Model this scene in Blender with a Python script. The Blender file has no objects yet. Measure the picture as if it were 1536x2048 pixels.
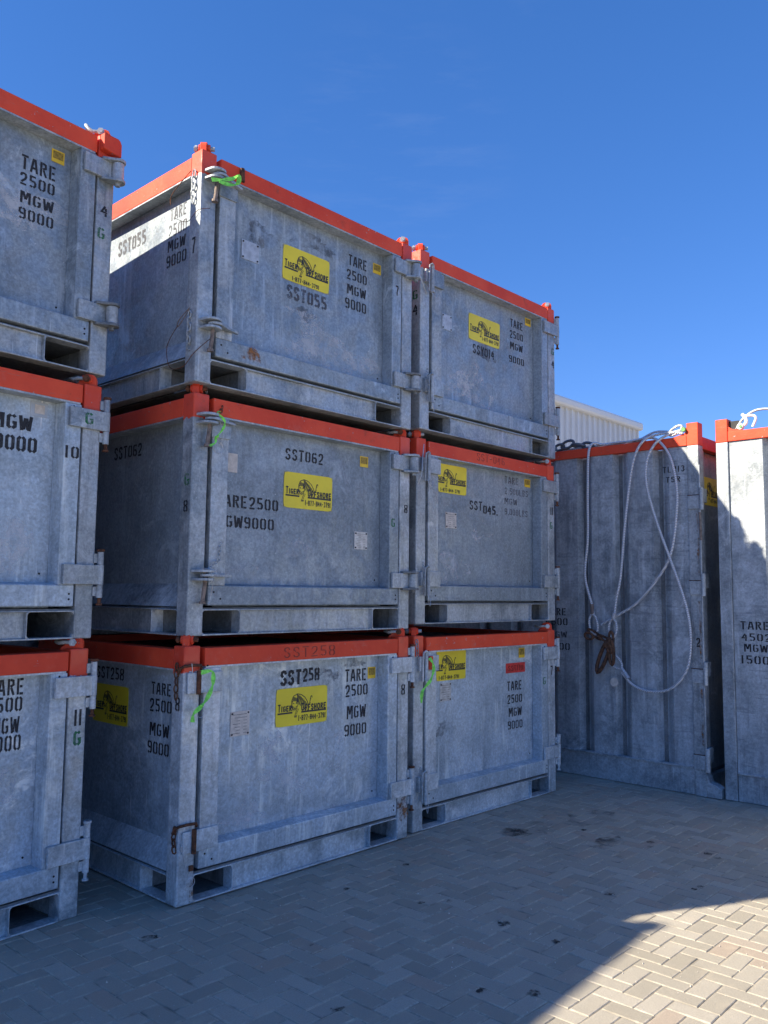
import bpy, math, random
from mathutils import Vector, Matrix
rnd = random.Random(7)
SC = bpy.context.scene
COL = SC.collection

# ------------------------------------------------------------------ camera
CP = dict(f=1683.52, pos=(-2.83737, -4.19989, 1.785), yaw=0.82176, pitch=0.09623, roll=0.01075)
def cam_axes():
    y, p, r = CP['yaw'], CP['pitch'], CP['roll']
    fwd = Vector((math.sin(y) * math.cos(p), math.cos(y) * math.cos(p), math.sin(p)))
    rt = Vector((math.cos(y), -math.sin(y), 0)); up = rt.cross(fwd)
    return rt * math.cos(r) + up * math.sin(r), up * math.cos(r) - rt * math.sin(r), fwd
RT, UP, FW = cam_axes()
cd = bpy.data.cameras.new('camera'); cam = bpy.data.objects.new('camera', cd); COL.objects.link(cam)
cd.sensor_fit = 'VERTICAL'; cd.sensor_height = 24.0; cd.lens = 24.0 * CP['f'] / 2048.0
cd.clip_start = 0.05; cd.clip_end = 2000
M = Matrix((RT, UP, -FW)).transposed().to_4x4(); M.translation = Vector(CP['pos']); cam.matrix_world = M
SC.camera = cam

# ------------------------------------------------------------------ light
SUN = Vector((-1.28, 0.69, 1.0)).normalized()
EL = math.asin(SUN.z); ROT = math.atan2(SUN.x, SUN.y)
w = bpy.data.worlds.new('World'); SC.world = w; w.use_nodes = True
nt = w.node_tree; nt.nodes.clear()
sky = nt.nodes.new('ShaderNodeTexSky'); sky.sky_type = 'NISHITA'; sky.sun_disc = False
sky.sun_elevation = EL; sky.sun_rotation = ROT; sky.air_density = 1.0; sky.dust_density = 0.1; sky.ozone_density = 5.0; sky.altitude = 400
bg = nt.nodes.new('ShaderNodeBackground'); bg.inputs['Strength'].default_value = 0.085
wo = nt.nodes.new('ShaderNodeOutputWorld')
hs = nt.nodes.new('ShaderNodeHueSaturation'); hs.inputs['Saturation'].default_value = 1.22
# a trace of thin high cirrus over the clear sky
tc = nt.nodes.new('ShaderNodeTexCoord'); mp = nt.nodes.new('ShaderNodeMapping'); mp.inputs['Scale'].default_value = (1.2, 3.4, 7.0); mp.inputs['Rotation'].default_value = (0.3, 0.2, 0.7)
nz = nt.nodes.new('ShaderNodeTexNoise'); nz.inputs['Scale'].default_value = 1.4; nz.inputs['Detail'].default_value = 7; nz.inputs['Roughness'].default_value = 0.62
rp = nt.nodes.new('ShaderNodeMapRange'); rp.inputs[1].default_value = 0.6; rp.inputs[2].default_value = 0.86; rp.inputs[4].default_value = 0.05
mx = nt.nodes.new('ShaderNodeMix'); mx.data_type = 'RGBA'; mx.inputs[7].default_value = (3.2, 3.6, 4.2, 1)
L = nt.links.new
dv = (RT * ((790 - 768) / CP['f']) - UP * ((300 - 1024) / CP['f']) + FW).normalized()
st_ = (RT * 1.0 + UP * 1.1).normalized()
dt = nt.nodes.new('ShaderNodeVectorMath'); dt.operation = 'DOT_PRODUCT'; dt.inputs[1].default_value = dv
mr = nt.nodes.new('ShaderNodeMapRange'); mr.interpolation_type = 'SMOOTHSTEP'; mr.inputs[1].default_value = .988; mr.inputs[2].default_value = .9995; mr.inputs[4].default_value = .045
cm = nt.nodes.new('ShaderNodeMapping'); cm.vector_type = 'POINT'; cm.inputs['Rotation'].default_value = (0, math.radians(45), math.radians(47)); cm.inputs['Scale'].default_value = (2.5, 9, 40)
cn = nt.nodes.new('ShaderNodeTexNoise'); cn.inputs['Scale'].default_value = 1.3; cn.inputs['Detail'].default_value = 8; cn.inputs['Roughness'].default_value = .65
cr = nt.nodes.new('ShaderNodeMapRange'); cr.inputs[1].default_value = .48; cr.inputs[2].default_value = .75
mm = nt.nodes.new('ShaderNodeMath'); mm.operation = 'MULTIPLY'; m2 = nt.nodes.new('ShaderNodeMath'); m2.operation = 'ADD'
L(tc.outputs['Generated'], dt.inputs[0]); L(dt.outputs['Value'], mr.inputs[0]); L(tc.outputs['Generated'], cm.inputs[0]); L(cm.outputs[0], cn.inputs[0]); L(cn.outputs[0], cr.inputs[0])
L(mr.outputs[0], mm.inputs[0]); L(cr.outputs[0], mm.inputs[1]); L(mm.outputs[0], m2.inputs[0])
L(tc.outputs['Generated'], mp.inputs[0]); L(mp.outputs[0], nz.inputs[0]); L(nz.outputs[0], rp.inputs[0]); L(rp.outputs[0], m2.inputs[1]); L(m2.outputs[0], mx.inputs[0])
gn = nt.nodes.new('ShaderNodeGamma'); gn.inputs[1].default_value = 0.75
tn = nt.nodes.new('ShaderNodeMix'); tn.data_type = 'RGBA'; tn.blend_type = 'MULTIPLY'; tn.inputs[0].default_value = 1; tn.inputs[7].default_value = (0.82, 0.895, 1.28, 1)
L(sky.outputs[0], hs.inputs['Color']); L(hs.outputs[0], gn.inputs[0]); L(gn.outputs[0], tn.inputs[6]); L(tn.outputs[2], mx.inputs[6]); L(mx.outputs[2], bg.inputs['Color']); L(bg.outputs[0], wo.inputs[0])
sd = bpy.data.lights.new('sun', 'SUN'); sd.energy = 4.3; sd.angle = math.radians(0.5); sd.color = (1.0, 0.87, 0.68)
so = bpy.data.objects.new('sun', sd); COL.objects.link(so); so.rotation_euler = SUN.to_track_quat('Z', 'Y').to_euler()
so.location = (-8, 5, 9)
SC.view_settings.view_transform = 'Standard'; SC.view_settings.look = 'None'; SC.view_settings.gamma = 1.0
SC.view_settings.use_curve_mapping = False; SC.view_settings.exposure = 1.45

# ------------------------------------------------------------------ materials
class NT:
    def __init__(s, name):
        s.m = bpy.data.materials.new(name); s.m.use_nodes = True; s.t = s.m.node_tree; s.t.nodes.clear()
        s.out = s.n('ShaderNodeOutputMaterial'); s.b = s.n('ShaderNodeBsdfPrincipled'); s.l(s.b.outputs[0], s.out.inputs[0])
    def n(s, t, **k):
        x = s.t.nodes.new(t)
        for a, b in k.items(): setattr(x, a, b)
        return x
    def l(s, a, b): s.t.links.new(a, b)
    def pos(s, scale=(1, 1, 1), jitter=True, obj=False):
        g = s.n('ShaderNodeTexCoord').outputs['Object'] if obj else s.n('ShaderNodeNewGeometry').outputs['Position']
        if jitter:
            oi = s.n('ShaderNodeObjectInfo'); mu = s.n('ShaderNodeMath', operation='MULTIPLY'); mu.inputs[1].default_value = 37.0
            s.l(oi.outputs['Random'], mu.inputs[0]); ad = s.n('ShaderNodeVectorMath', operation='ADD'); s.l(g, ad.inputs[0]); s.l(mu.outputs[0], ad.inputs[1]); g = ad.outputs[0]
        mp = s.n('ShaderNodeMapping'); mp.inputs['Scale'].default_value = scale; s.l(g, mp.inputs[0]); return mp.outputs[0]
    def noise(s, vec, scale, detail=4, rough=.55, lo=None, hi=None, a=0., b=1., dist=0.):
        x = s.n('ShaderNodeTexNoise'); x.inputs['Scale'].default_value = scale; x.inputs['Detail'].default_value = detail
        x.inputs['Roughness'].default_value = rough; x.inputs['Distortion'].default_value = dist; s.l(vec, x.inputs['Vector'])
        return x.outputs[0] if lo is None else s.rng(x.outputs[0], lo, hi, a, b)
    def rng(s, v, lo, hi, a=0., b=1., smooth=True):
        r = s.n('ShaderNodeMapRange'); r.interpolation_type = 'SMOOTHSTEP' if smooth else 'LINEAR'
        for i, q in enumerate((lo, hi, a, b)): r.inputs[i + 1].default_value = q
        s.l(v, r.inputs[0]); return r.outputs[0]
    def mix(s, f, a, b, mode='MIX'):
        x = s.n('ShaderNodeMix', data_type='RGBA'); x.blend_type = mode
        for i, q in ((0, f), (6, a), (7, b)):
            if isinstance(q, (int, float)): x.inputs[i].default_value = q
            elif isinstance(q, tuple): x.inputs[i].default_value = (*q, 1)
            else: s.l(q, x.inputs[i])
        return x.outputs[2]
    def math(s, op, a, b):
        x = s.n('ShaderNodeMath', operation=op)
        for i, q in enumerate((a, b)):
            if isinstance(q, (int, float)): x.inputs[i].default_value = q
            else: s.l(q, x.inputs[i])
        return x.outputs[0]
    def col(s, v):
        if isinstance(v, tuple): s.b.inputs['Base Color'].default_value = (*v, 1)
        else: s.l(v, s.b.inputs['Base Color'])
    def bump(s, h, d=.01, st=1.):
        x = s.n('ShaderNodeBump'); x.inputs['Distance'].default_value = d; x.inputs['Strength'].default_value = st
        s.l(h, x.inputs['Height']); s.l(x.outputs[0], s.b.inputs['Normal'])
    def rough(s, v, metal=0.):
        if isinstance(v, float): s.b.inputs['Roughness'].default_value = v
        else: s.l(v, s.b.inputs['Roughness'])
        if isinstance(metal, float): s.b.inputs['Metallic'].default_value = metal
        else: s.l(metal, s.b.inputs['Metallic'])

def galv_color(N, tone=1.0, dirt=1.0, chalk=1.0, flat=0.):
    q_ = 1 - flat; cool = .09 if flat else .03
    P = N.pos()
    def C(r, g, b): return tuple(min(.86, q * tone) for q in (r * (.99 - cool), g * 1.0, b * (.99 + cool)))
    big = N.noise(P, 1.9, 6, .62, .36, .64, dist=.4)
    c = N.mix(big, C(.20 + .06 * flat, .225 + .06 * flat, .245 + .06 * flat), C(.36 - .03 * flat, .385 - .03 * flat, .41 - .03 * flat))
    med = N.noise(P, 8, 6, .68, .40, .62)
    c = N.mix(N.math('MULTIPLY', med, .5 * q_), c, C(.46, .48, .50))
    fin = N.noise(P, 48, 4, .7, .35, .65, .84, 1.14); c = N.mix(1.0, c, fin, 'MULTIPLY')
    vo = N.n('ShaderNodeTexVoronoi'); vo.inputs['Scale'].default_value = 85; N.l(P, vo.inputs['Vector'])
    sp = N.rng(vo.outputs['Color'], .2, .9, .90, 1.08, False); c = N.mix(1.0, c, sp, 'MULTIPLY')
    # chalky wash running down
    S = N.pos((8, 8, .7)); st = N.noise(S, 2.4, 6, .65, .50, .70); sm = N.noise(P, 1.2, 3, .5, .4, .62)
    c = N.mix(N.math('MULTIPLY', N.math('MULTIPLY', st, sm), .5 * chalk), c, C(.62, .64, .66))
    S2 = N.pos((13, 13, .9)); s2 = N.noise(S2, 1.5, 5, .6, .54, .72)
    c = N.mix(N.math('MULTIPLY', s2, .5 * dirt), c, C(.13, .145, .16))
    # cloudy oxide and scuffs
    cl = N.noise(P, 3.6, 7, .72, .54, .66, dist=1.2); c = N.mix(N.math('MULTIPLY', N.math('MULTIPLY', cl, N.noise(P, .9, 2, .5, .48, .62, .35 * q_, 1.)), .5 * chalk), c, C(.64, .66, .68))
    wh = N.noise(P, 60, 3, .7, .66, .73); wm = N.noise(P, 2.7, 4, .6, .46, .6)
    c = N.mix(N.math('MULTIPLY', N.math('MULTIPLY', wh, wm), .8), c, (.78, .80, .82))
    sc = N.pos((40, 40, 3.0)); scr = N.noise(sc, 1.6, 3, .6, .70, .74); c = N.mix(N.math('MULTIPLY', scr, .35), c, C(.66, .68, .70))
    dk = N.noise(P, 5.5, 7, .7, .60, .72); c = N.mix(N.math('MULTIPLY', dk, .45 * dirt * (1 - .6 * flat)), c, C(.12, .135, .15))
    D1 = N.pos((30, 30, .9)); d1 = N.noise(D1, 1.7, 3, .6, .66, .70); dm = N.noise(P, 1.5, 3, .5, .5, .62); c = N.mix(N.math('MULTIPLY', N.math('MULTIPLY', d1, dm), .45 * chalk), c, C(.72, .74, .76))
    gr = N.noise(P, 2.3, 7, .7, .6, .8); c = N.mix(N.math('MULTIPLY', gr, .5 * dirt), c, (.23, .185, .14))
    rs = N.noise(P, 17, 6, .75, .70, .75); c = N.mix(N.math('MULTIPLY', rs, .75 * dirt), c, (.17, .065, .025))
    h = N.noise(P, 1.6, 2, .5); h2 = N.noise(P, 60, 3, .6); h3 = N.noise(P, 6, 3, .6)
    hh = N.math('ADD', N.math('ADD', h, N.math('MULTIPLY', h3, .16)), N.math('MULTIPLY', h2, .04))
    N.bump(hh, .03, .6)
    return c, N.rng(med, 0, 1, .40, .68)
def mat_galv(name, tone=1., dirt=1., metal=.28, chalk=1., flat=0.):
    N = NT(name); c, r = galv_color(N, tone, dirt, chalk, flat); N.col(c); N.rough(r, metal); return N.m
GALV = mat_galv('galvanized_steel', 1.12)
GALV_PANEL = mat_galv('galvanized_panel', 1.0, .8, .25, 1.2, .6)
GALV_BRIGHT = mat_galv('galvanized_steel_chalky', 1.5, .7, .2, 1.2)
PANEL_BRIGHT = mat_galv('galvanized_panel_chalky', 1.42, .7, .18, 1.5, .6)
PANEL_DULL = mat_galv('galvanized_panel_dull', .93, .6, .22, .6, .85)
GALV_DARK = mat_galv('galvanized_stained_shaded', .48, 1.6, .15)  # tone lowered to paint recess shade into the pocket steel, plus extra dirt
def paint_color(N, dull=0.):
    P = N.pos(); big = N.noise(P, 2.5, 4, .6, .3, .7)
    c = N.mix(big, (.64, .055, .024), (.78, .09, .036))
    fade = N.noise(P, 9, 5, .65, .55, .75); c = N.mix(N.math('MULTIPLY', fade, .25 + dull), c, (.62, .19, .14))
    chip = N.noise(P, 24, 6, .72, .665 - dull * .1, .68 - dull * .1)
    c = N.mix(chip, c, (.36, .37, .38)); X = N.pos((3, 3, 30)); sx = N.noise(X, 2.2, 4, .7, .64, .69); c = N.mix(N.math('MULTIPLY', sx, .55), c, (.45, .17, .12)); dk = N.noise(P, 6, 6, .7, .58, .76)
    c = N.mix(N.math('MULTIPLY', dk, .55), c, (.16, .045, .025))
    return c
def mat_paint(name, dull=0.):
    N = NT(name); c = paint_color(N, dull); N.col(c); N.rough(.6); N.b.inputs['Specular IOR Level'].default_value = .3; P = N.pos(); N.bump(N.noise(P, 14, 4, .6), .006, .5); return N.m
PAINT = mat_paint('orange_paint'); PAINT_OLD = mat_paint('orange_paint_scuffed', .28)
def mat_post(nm, tone):
    N = NT(nm); c, r = galv_color(N, tone)
    sx = N.n('ShaderNodeSeparateXYZ'); N.l(N.n('ShaderNodeTexCoord').outputs['Object'], sx.inputs[0])
    jag = N.noise(N.pos(), 22, 4, .6, 0, 1, -.022, .022)
    f = N.rng(N.math('ADD', sx.outputs['Z'], jag), 1.301, 1.305)
    N.col(N.mix(f, c, paint_color(N))); N.rough(r, N.math('MULTIPLY', N.math('SUBTRACT', 1., f), .28)); return N.m
POST = mat_post('corner_post_galvanized_orange_top', 1.12); POST_BRIGHT = mat_post('corner_post_chalky_orange_top', 1.45)
def simple(name, c, r=.6, metal=0., var=.25, scale=12):
    N = NT(name); P = N.pos(); f = N.noise(P, scale, 4, .6, .3, .7)
    N.col(N.mix(f, tuple(q * (1 - var) for q in c), tuple(min(1, q * (1 + var)) for q in c))); N.rough(r, metal); return N.m
RUST = simple('rusty_iron', (.10, .038, .018), .85, 0., .6, 40)
RUST_LINK = simple('rusty_chain_link', (.10, .048, .026), .8, 0., .6, 30)
DARK = simple('dark_interior', (.035, .036, .04), .8)
HOLE = simple('bolt_hole_dark', (.012, .012, .014), .9)
STEEL = simple('bright_wire', (.5, .52, .55), .35, .6)
ROPE = simple('galvanized_wire_rope', (.42, .45, .5), .5, .3, .3, 120)
YEL = simple('yellow_sign_vinyl', (.82, .66, .025), .42, 0., .07, 5)
YEL2 = simple('yellow_sticker', (.78, .52, .02), .4, 0., .1, 20)
OCH = simple('sticker_print_ochre', (.28, .19, .02), .5, 0., .4, 60)
BLK = simple('sign_black_print', (.018, .018, .024), .5, 0., .2)
PAPER = simple('paper_data_plate', (.60, .55, .50), .7, 0., .15, 30)
ALU = simple('aluminium_data_plate', (.50, .51, .52), .45, .35, .2, 25)
LIME = simple('lime_ribbon', (.25, .80, .10), .6, 0., .3, 40)
REDL = simple('red_label_paint', (.58, .035, .03), .6, 0., .3, 30)
WHITE = simple('white_steel_cladding', (.62, .64, .66), .5, 0., .04, 1)
TRIM = simple('warm_white_trim', (.70, .70, .69), .5, 0., .03, 1)
TAPE = simple('clear_tape', (.42, .45, .48), .2, 0., .1)
WTAG = simple('white_paint_fitting', (.8, .8, .78), .5, 0., .1)
LGRN = simple('faded_green_nut', (.12, .34, .10), .6, 0., .3, 60)
MARK = simple('weld_bead_dark_red', (.26, .03, .018), .6, 0., .3)
def mat_stencil(name, c, wear):
    N = NT(name); N.col(c); N.rough(.75); P = N.pos()
    f = N.noise(P, 55, 5, .7, .52 - wear * .2, .66 - wear * .1); g = N.noise(P, 9, 4, .6, .3, .7, .25, 1.)
    a = N.math('MULTIPLY', N.math('MULTIPLY', f, g), wear)
    tr = N.n('ShaderNodeBsdfTransparent'); ms = N.n('ShaderNodeMixShader')
    N.l(a, ms.inputs[0]); N.l(N.b.outputs[0], ms.inputs[1]); N.l(tr.outputs[0], ms.inputs[2]); N.l(ms.outputs[0], N.out.inputs[0]); return N.m
INK = mat_stencil('stencil_black', (.02, .022, .028), .35)
INK_FADE = mat_stencil('stencil_black_faded', (.075, .08, .10), .75)
GREEN = mat_stencil('stencil_green', (.015, .16, .06), .7)
WELD = mat_stencil('weld_bead', (.2, .02, .015), .4)

# ------------------------------------------------------------------ mesh helper
INS = .092; BOW = {}
def bow(k1, a0, a1, x, z):
    """how far the door sheet is bowed inward at x, z"""
    u, v = (x - a0) / (a1 - a0), (z - .17) / 1.175
    if not (0 < u < 1 and 0 < v < 1): return 0.
    return math.sin(math.pi * u) * math.sin(math.pi * v) * (.007 + .006 * math.sin(u * 7 + k1) * math.cos(v * 6 + k1 * 2))
def drape(mb, parent):
    """lay print, labels and signs on the bowed sheet"""
    r = parent.name if parent.name in BOW else (parent.parent.name if parent.parent and parent.parent.name in BOW else None)
    if r: mb.v = [(x, y + bow(*BOW[r], x, z), z) if INS - .02 < y < INS + .001 else (x, y, z) for x, y, z in mb.v]
    return mb
class MB:
    def __init__(s): s.v = []; s.f = []; s.mi = []; s.cm = 0
    def face(s, *i): s.f.append(i); s.mi.append(s.cm)
    def quad(s, pts):
        b = len(s.v); s.v += [tuple(q) for q in pts]; s.face(*range(b, b + len(pts))); return s
    def box(s, x0, x1, y0, y1, z0, z1):
        b = len(s.v); s.v += [(x, y, z) for z in (z0, z1) for y in (y0, y1) for x in (x0, x1)]
        for q in ((0, 2, 3, 1), (4, 5, 7, 6), (0, 1, 5, 4), (2, 6, 7, 3), (0, 4, 6, 2), (1, 3, 7, 5)): s.face(*[b + i for i in q])
        return s
    def prism(s, pts, axis, a, b):
        """extrude a 2D outline along an axis ('x','y','z')"""
        def P(u, v, t): return {'x': (t, u, v), 'y': (u, t, v), 'z': (u, v, t)}[axis]
        o = len(s.v); n = len(pts)
        s.v += [P(u, v, a) for u, v in pts] + [P(u, v, b) for u, v in pts]
        s.face(*range(o, o + n)); s.face(*range(o + 2 * n - 1, o + n - 1, -1))
        for i in range(n): j = (i + 1) % n; s.face(o + i, o + n + i, o + n + j, o + j)
        return s
    def tube(s, pts, r, n=8, caps=True, closed=False):
        pts = [Vector(q) for q in pts]; rings = []; m = len(pts)
        rr = r if isinstance(r, (list, tuple)) else [r] * m
        up = None
        for i, q in enumerate(pts):
            a = pts[(i - 1) % m] if (i or closed) else q; b = pts[(i + 1) % m] if (i < m - 1 or closed) else q
            t = (b - a).normalized()
            if up is None: up = Vector((0, 0, 1)) if abs(t.z) < .9 else Vector((1, 0, 0))
            x = up.cross(t)
            if x.length < 1e-4: x = Vector((1, .3, 0)).cross(t)
            x.normalize(); y = t.cross(x); up = y
            o = len(s.v); s.v += [tuple(q + x * (rr[i] * math.cos(k * 2 * math.pi / n)) + y * (rr[i] * math.sin(k * 2 * math.pi / n))) for k in range(n)]; rings.append(o)
        for i in range(m if closed else m - 1):
            a, b = rings[i], rings[(i + 1) % m]
            for k in range(n): s.face(a + k, a + (k + 1) % n, b + (k + 1) % n, b + k)
        if caps and not closed:
            s.face(*[rings[0] + k for k in range(n - 1, -1, -1)]); s.face(*[rings[-1] + k for k in range(n)])
        return s
    def cyl(s, a, b, r, n=14): return s.tube([a, b], r, n)
    def build(s, name, mat, parent=None, bevel=0, smooth=False):
        me = bpy.data.meshes.new(name); me.from_pydata(s.v, [], s.f)
        for m in (mat if isinstance(mat, (list, tuple)) else [mat]): me.materials.append(m)
        if isinstance(mat, (list, tuple)): me.polygons.foreach_set('material_index', s.mi)
        if smooth: me.polygons.foreach_set('use_smooth', [True] * len(me.polygons))
        me.update()
        o = bpy.data.objects.new(name, me); COL.objects.link(o)
        if parent: o.parent = parent
        if bevel:
            b = o.modifiers.new('bevel', 'BEVEL'); b.width = bevel; b.segments = 2; b.limit_method = 'ANGLE'; b.harden_normals = False
        if smooth:
            me.set_sharp_from_angle(angle=math.radians(40))
        return o
def tag(o, label=None, cat=None, group=None, kind=None):
    for k, v in (('label', label), ('category', cat), ('group', group), ('kind', kind)):
        if v: o[k] = v
    return o
def empty(name, loc, rz=0):
    o = bpy.data.objects.new(name, None); COL.objects.link(o); o.location = loc; o.rotation_euler = (0, 0, rz); o.empty_display_size = .2; return o

# ------------------------------------------------------------------ stencil lettering
G = {
 '0': (.5, [[(.2, .93), (.08, .8), (.08, .2), (.2, .07)], [(.3, .93), (.42, .8), (.42, .2), (.3, .07)]]),
 '1': (.3, [[(.15, .99), (.15, .01)]]),
 '2': (.5, [[(.08, .7), (.12, .88), (.25, .93), (.38, .88), (.42, .7), (.36, .5), (.12, .22)], [(.05, .07), (.45, .07)]]),
 '3': (.5, [[(.08, .84), (.22, .93), (.38, .86), (.4, .68), (.28, .54)], [(.28, .48), (.42, .34), (.38, .14), (.22, .07), (.08, .16)]]),
 '4': (.5, [[(.3, .93), (.06, .38), (.45, .38)], [(.35, .78), (.35, .48)], [(.35, .28), (.35, .01)]]),
 '5': (.5, [[(.44, .93), (.1, .93), (.1, .52)], [(.16, .55), (.34, .55), (.42, .42), (.42, .22), (.3, .07)], [(.22, .07), (.08, .18)]]),
 '6': (.5, [[(.2, .93), (.08, .8), (.08, .2), (.2, .07)], [(.28, .07), (.42, .18), (.42, .42), (.32, .52), (.17, .5)], [(.28, .93), (.42, .82)]]),
 '7': (.5, [[(.05, .93), (.45, .93)], [(.41, .85), (.27, .45), (.23, .01)]]),
 '8': (.5, [[(.2, .95), (.08, .85), (.08, .62), (.2, .52), (.08, .4), (.08, .15), (.2, .05)], [(.3, .95), (.42, .85), (.42, .62), (.3, .52), (.42, .4), (.42, .15), (.3, .05)]]),
 '9': (.5, [[(.3, .93), (.42, .8), (.42, .2), (.3, .07)], [(.22, .93), (.08, .82), (.08, .58), (.18, .48), (.33, .5)], [(.22, .07), (.08, .18)]]),
 'A': (.5, [[(.05, .01), (.2, .97)], [(.3, .97), (.45, .01)], [(.17, .33), (.33, .33)]]),
 'B': (.5, [[(.09, .99), (.09, .01)], [(.19, .93), (.38, .88), (.4, .65), (.2, .53)], [(.22, .47), (.42, .36), (.42, .14), (.19, .07)]]),
 'E': (.5, [[(.09, .99), (.09, .01)], [(.2, .93), (.44, .93)], [(.2, .5), (.38, .5)], [(.2, .07), (.44, .07)]]),
 'G': (.5, [[(.2, .93), (.08, .8), (.08, .2), (.2, .07)], [(.29, .93), (.42, .8)], [(.29, .07), (.42, .2), (.42, .45), (.28, .45)]]),
 'L': (.5, [[(.09, .99), (.09, .01)], [(.2, .07), (.44, .07)]]),
 'M': (.64, [[(.08, .01), (.08, .99)], [(.17, .97), (.31, .35)], [(.33, .35), (.47, .97)], [(.56, .99), (.56, .01)]]),
 'R': (.5, [[(.09, .99), (.09, .01)], [(.19, .93), (.38, .87), (.4, .63), (.2, .52)], [(.26, .46), (.44, .01)]]),
 'S': (.5, [[(.42, .74), (.35, .9), (.23, .93), (.11, .87), (.08, .7), (.2, .55)], [(.27, .5), (.4, .38), (.42, .2), (.3, .07), (.15, .1), (.07, .25)]]),
 'T': (.5, [[(.03, .93), (.47, .93)], [(.25, .83), (.25, .01)]]),
 'W': (.64, [[(.05, .99), (.15, .03)], [(.22, .1), (.31, .85)], [(.36, .85), (.45, .1)], [(.5, .03), (.6, .99)]]),
 'Y': (.5, [[(.05, .99), (.22, .5)], [(.45, .99), (.25, .4), (.25, .01)]]),
 'I': (.3, [[(.15, .99), (.15, .01)]]), '.': (.22, [[(.11, .0), (.11, .14)]]), '-': (.4, [[(.06, .48), (.34, .48)]]),
 ' ': (.3, []), 'n': (.3, []),
 'H': (.5, [[(.09, .99), (.09, .01)], [(.41, .99), (.41, .01)], [(.12, .5), (.38, .5)]]),
 'F': (.5, [[(.09, .99), (.09, .01)], [(.1, .94), (.44, .94)], [(.1, .5), (.36, .5)]]),
 'O': (.56, [[(.28, .95), (.12, .86), (.07, .5), (.12, .14), (.28, .05)], [(.28, .95), (.44, .86), (.49, .5), (.44, .14), (.28, .05)]]),
}
def ribbon(mb, pts, wd, f):
    """flat stroke of width wd along pts (2D); f maps 2D to 3D"""
    P = [Vector(q) for q in pts]; Lf, Rt = [], []
    for i, q in enumerate(P):
        a = P[i - 1] if i else None; b = P[i + 1] if i < len(P) - 1 else None
        d1 = (q - a).normalized() if a is not None else None; d2 = (b - q).normalized() if b is not None else None
        if d1 is None: d = d2; k = 1
        elif d2 is None: d = d1; k = 1
        else:
            d = (d1 + d2).normalized(); k = 1 / max(.6, d.dot(d1))
        n = Vector((-d.y, d.x)) * wd * .5 * k; Lf.append(q + n); Rt.append(q - n)
    o = len(mb.v); mb.v += [f(*q) for q in Lf] + [f(*q) for q in Rt]; n = len(P)
    for i in range(n - 1): mb.face(o + i, o + n + i, o + n + i + 1, o + i + 1)
def text(mb, s, x0, zt, x1, zb, f, wd=.15, gap=.12, caps=None):
    """lay the string into a box (x0..x1, zb..zt); f(x,z)->3D"""
    tot = sum(G[c][0] for c in s) + gap * (len(s) - 1); h = zt - zb; k = (x1 - x0) / tot; x = 0
    for i, c in enumerate(s):
        sc = 1.0 if caps is None else (1.0 if i in caps else .76)
        for st in G[c][1]:
            ribbon(mb, [(x + px, pz * sc) for px, pz in st], wd, lambda u, v: f(x0 + u * k, zb + v * h))
        x += G[c][0] + gap
def lettering(parent, s, box, plane, mat=None, wd=.15, name='lettering', gap=.12):
    """plane: ('y', value) front facing -y, or ('x', value) side facing -x (box x runs along y, left = far)"""
    mb = MB()
    f = (lambda u, v: (u, plane[1], v)) if plane[0] == 'y' else (lambda u, v: (plane[1], -u, v))
    x0, zt, x1, zb = box
    if plane[0] == 'x': x0, x1 = -x0, -x1
    text(mb, s, x0, zt, x1, zb, f, wd, gap)
    return drape(mb, parent).build(name, mat or INK, parent)

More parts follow.
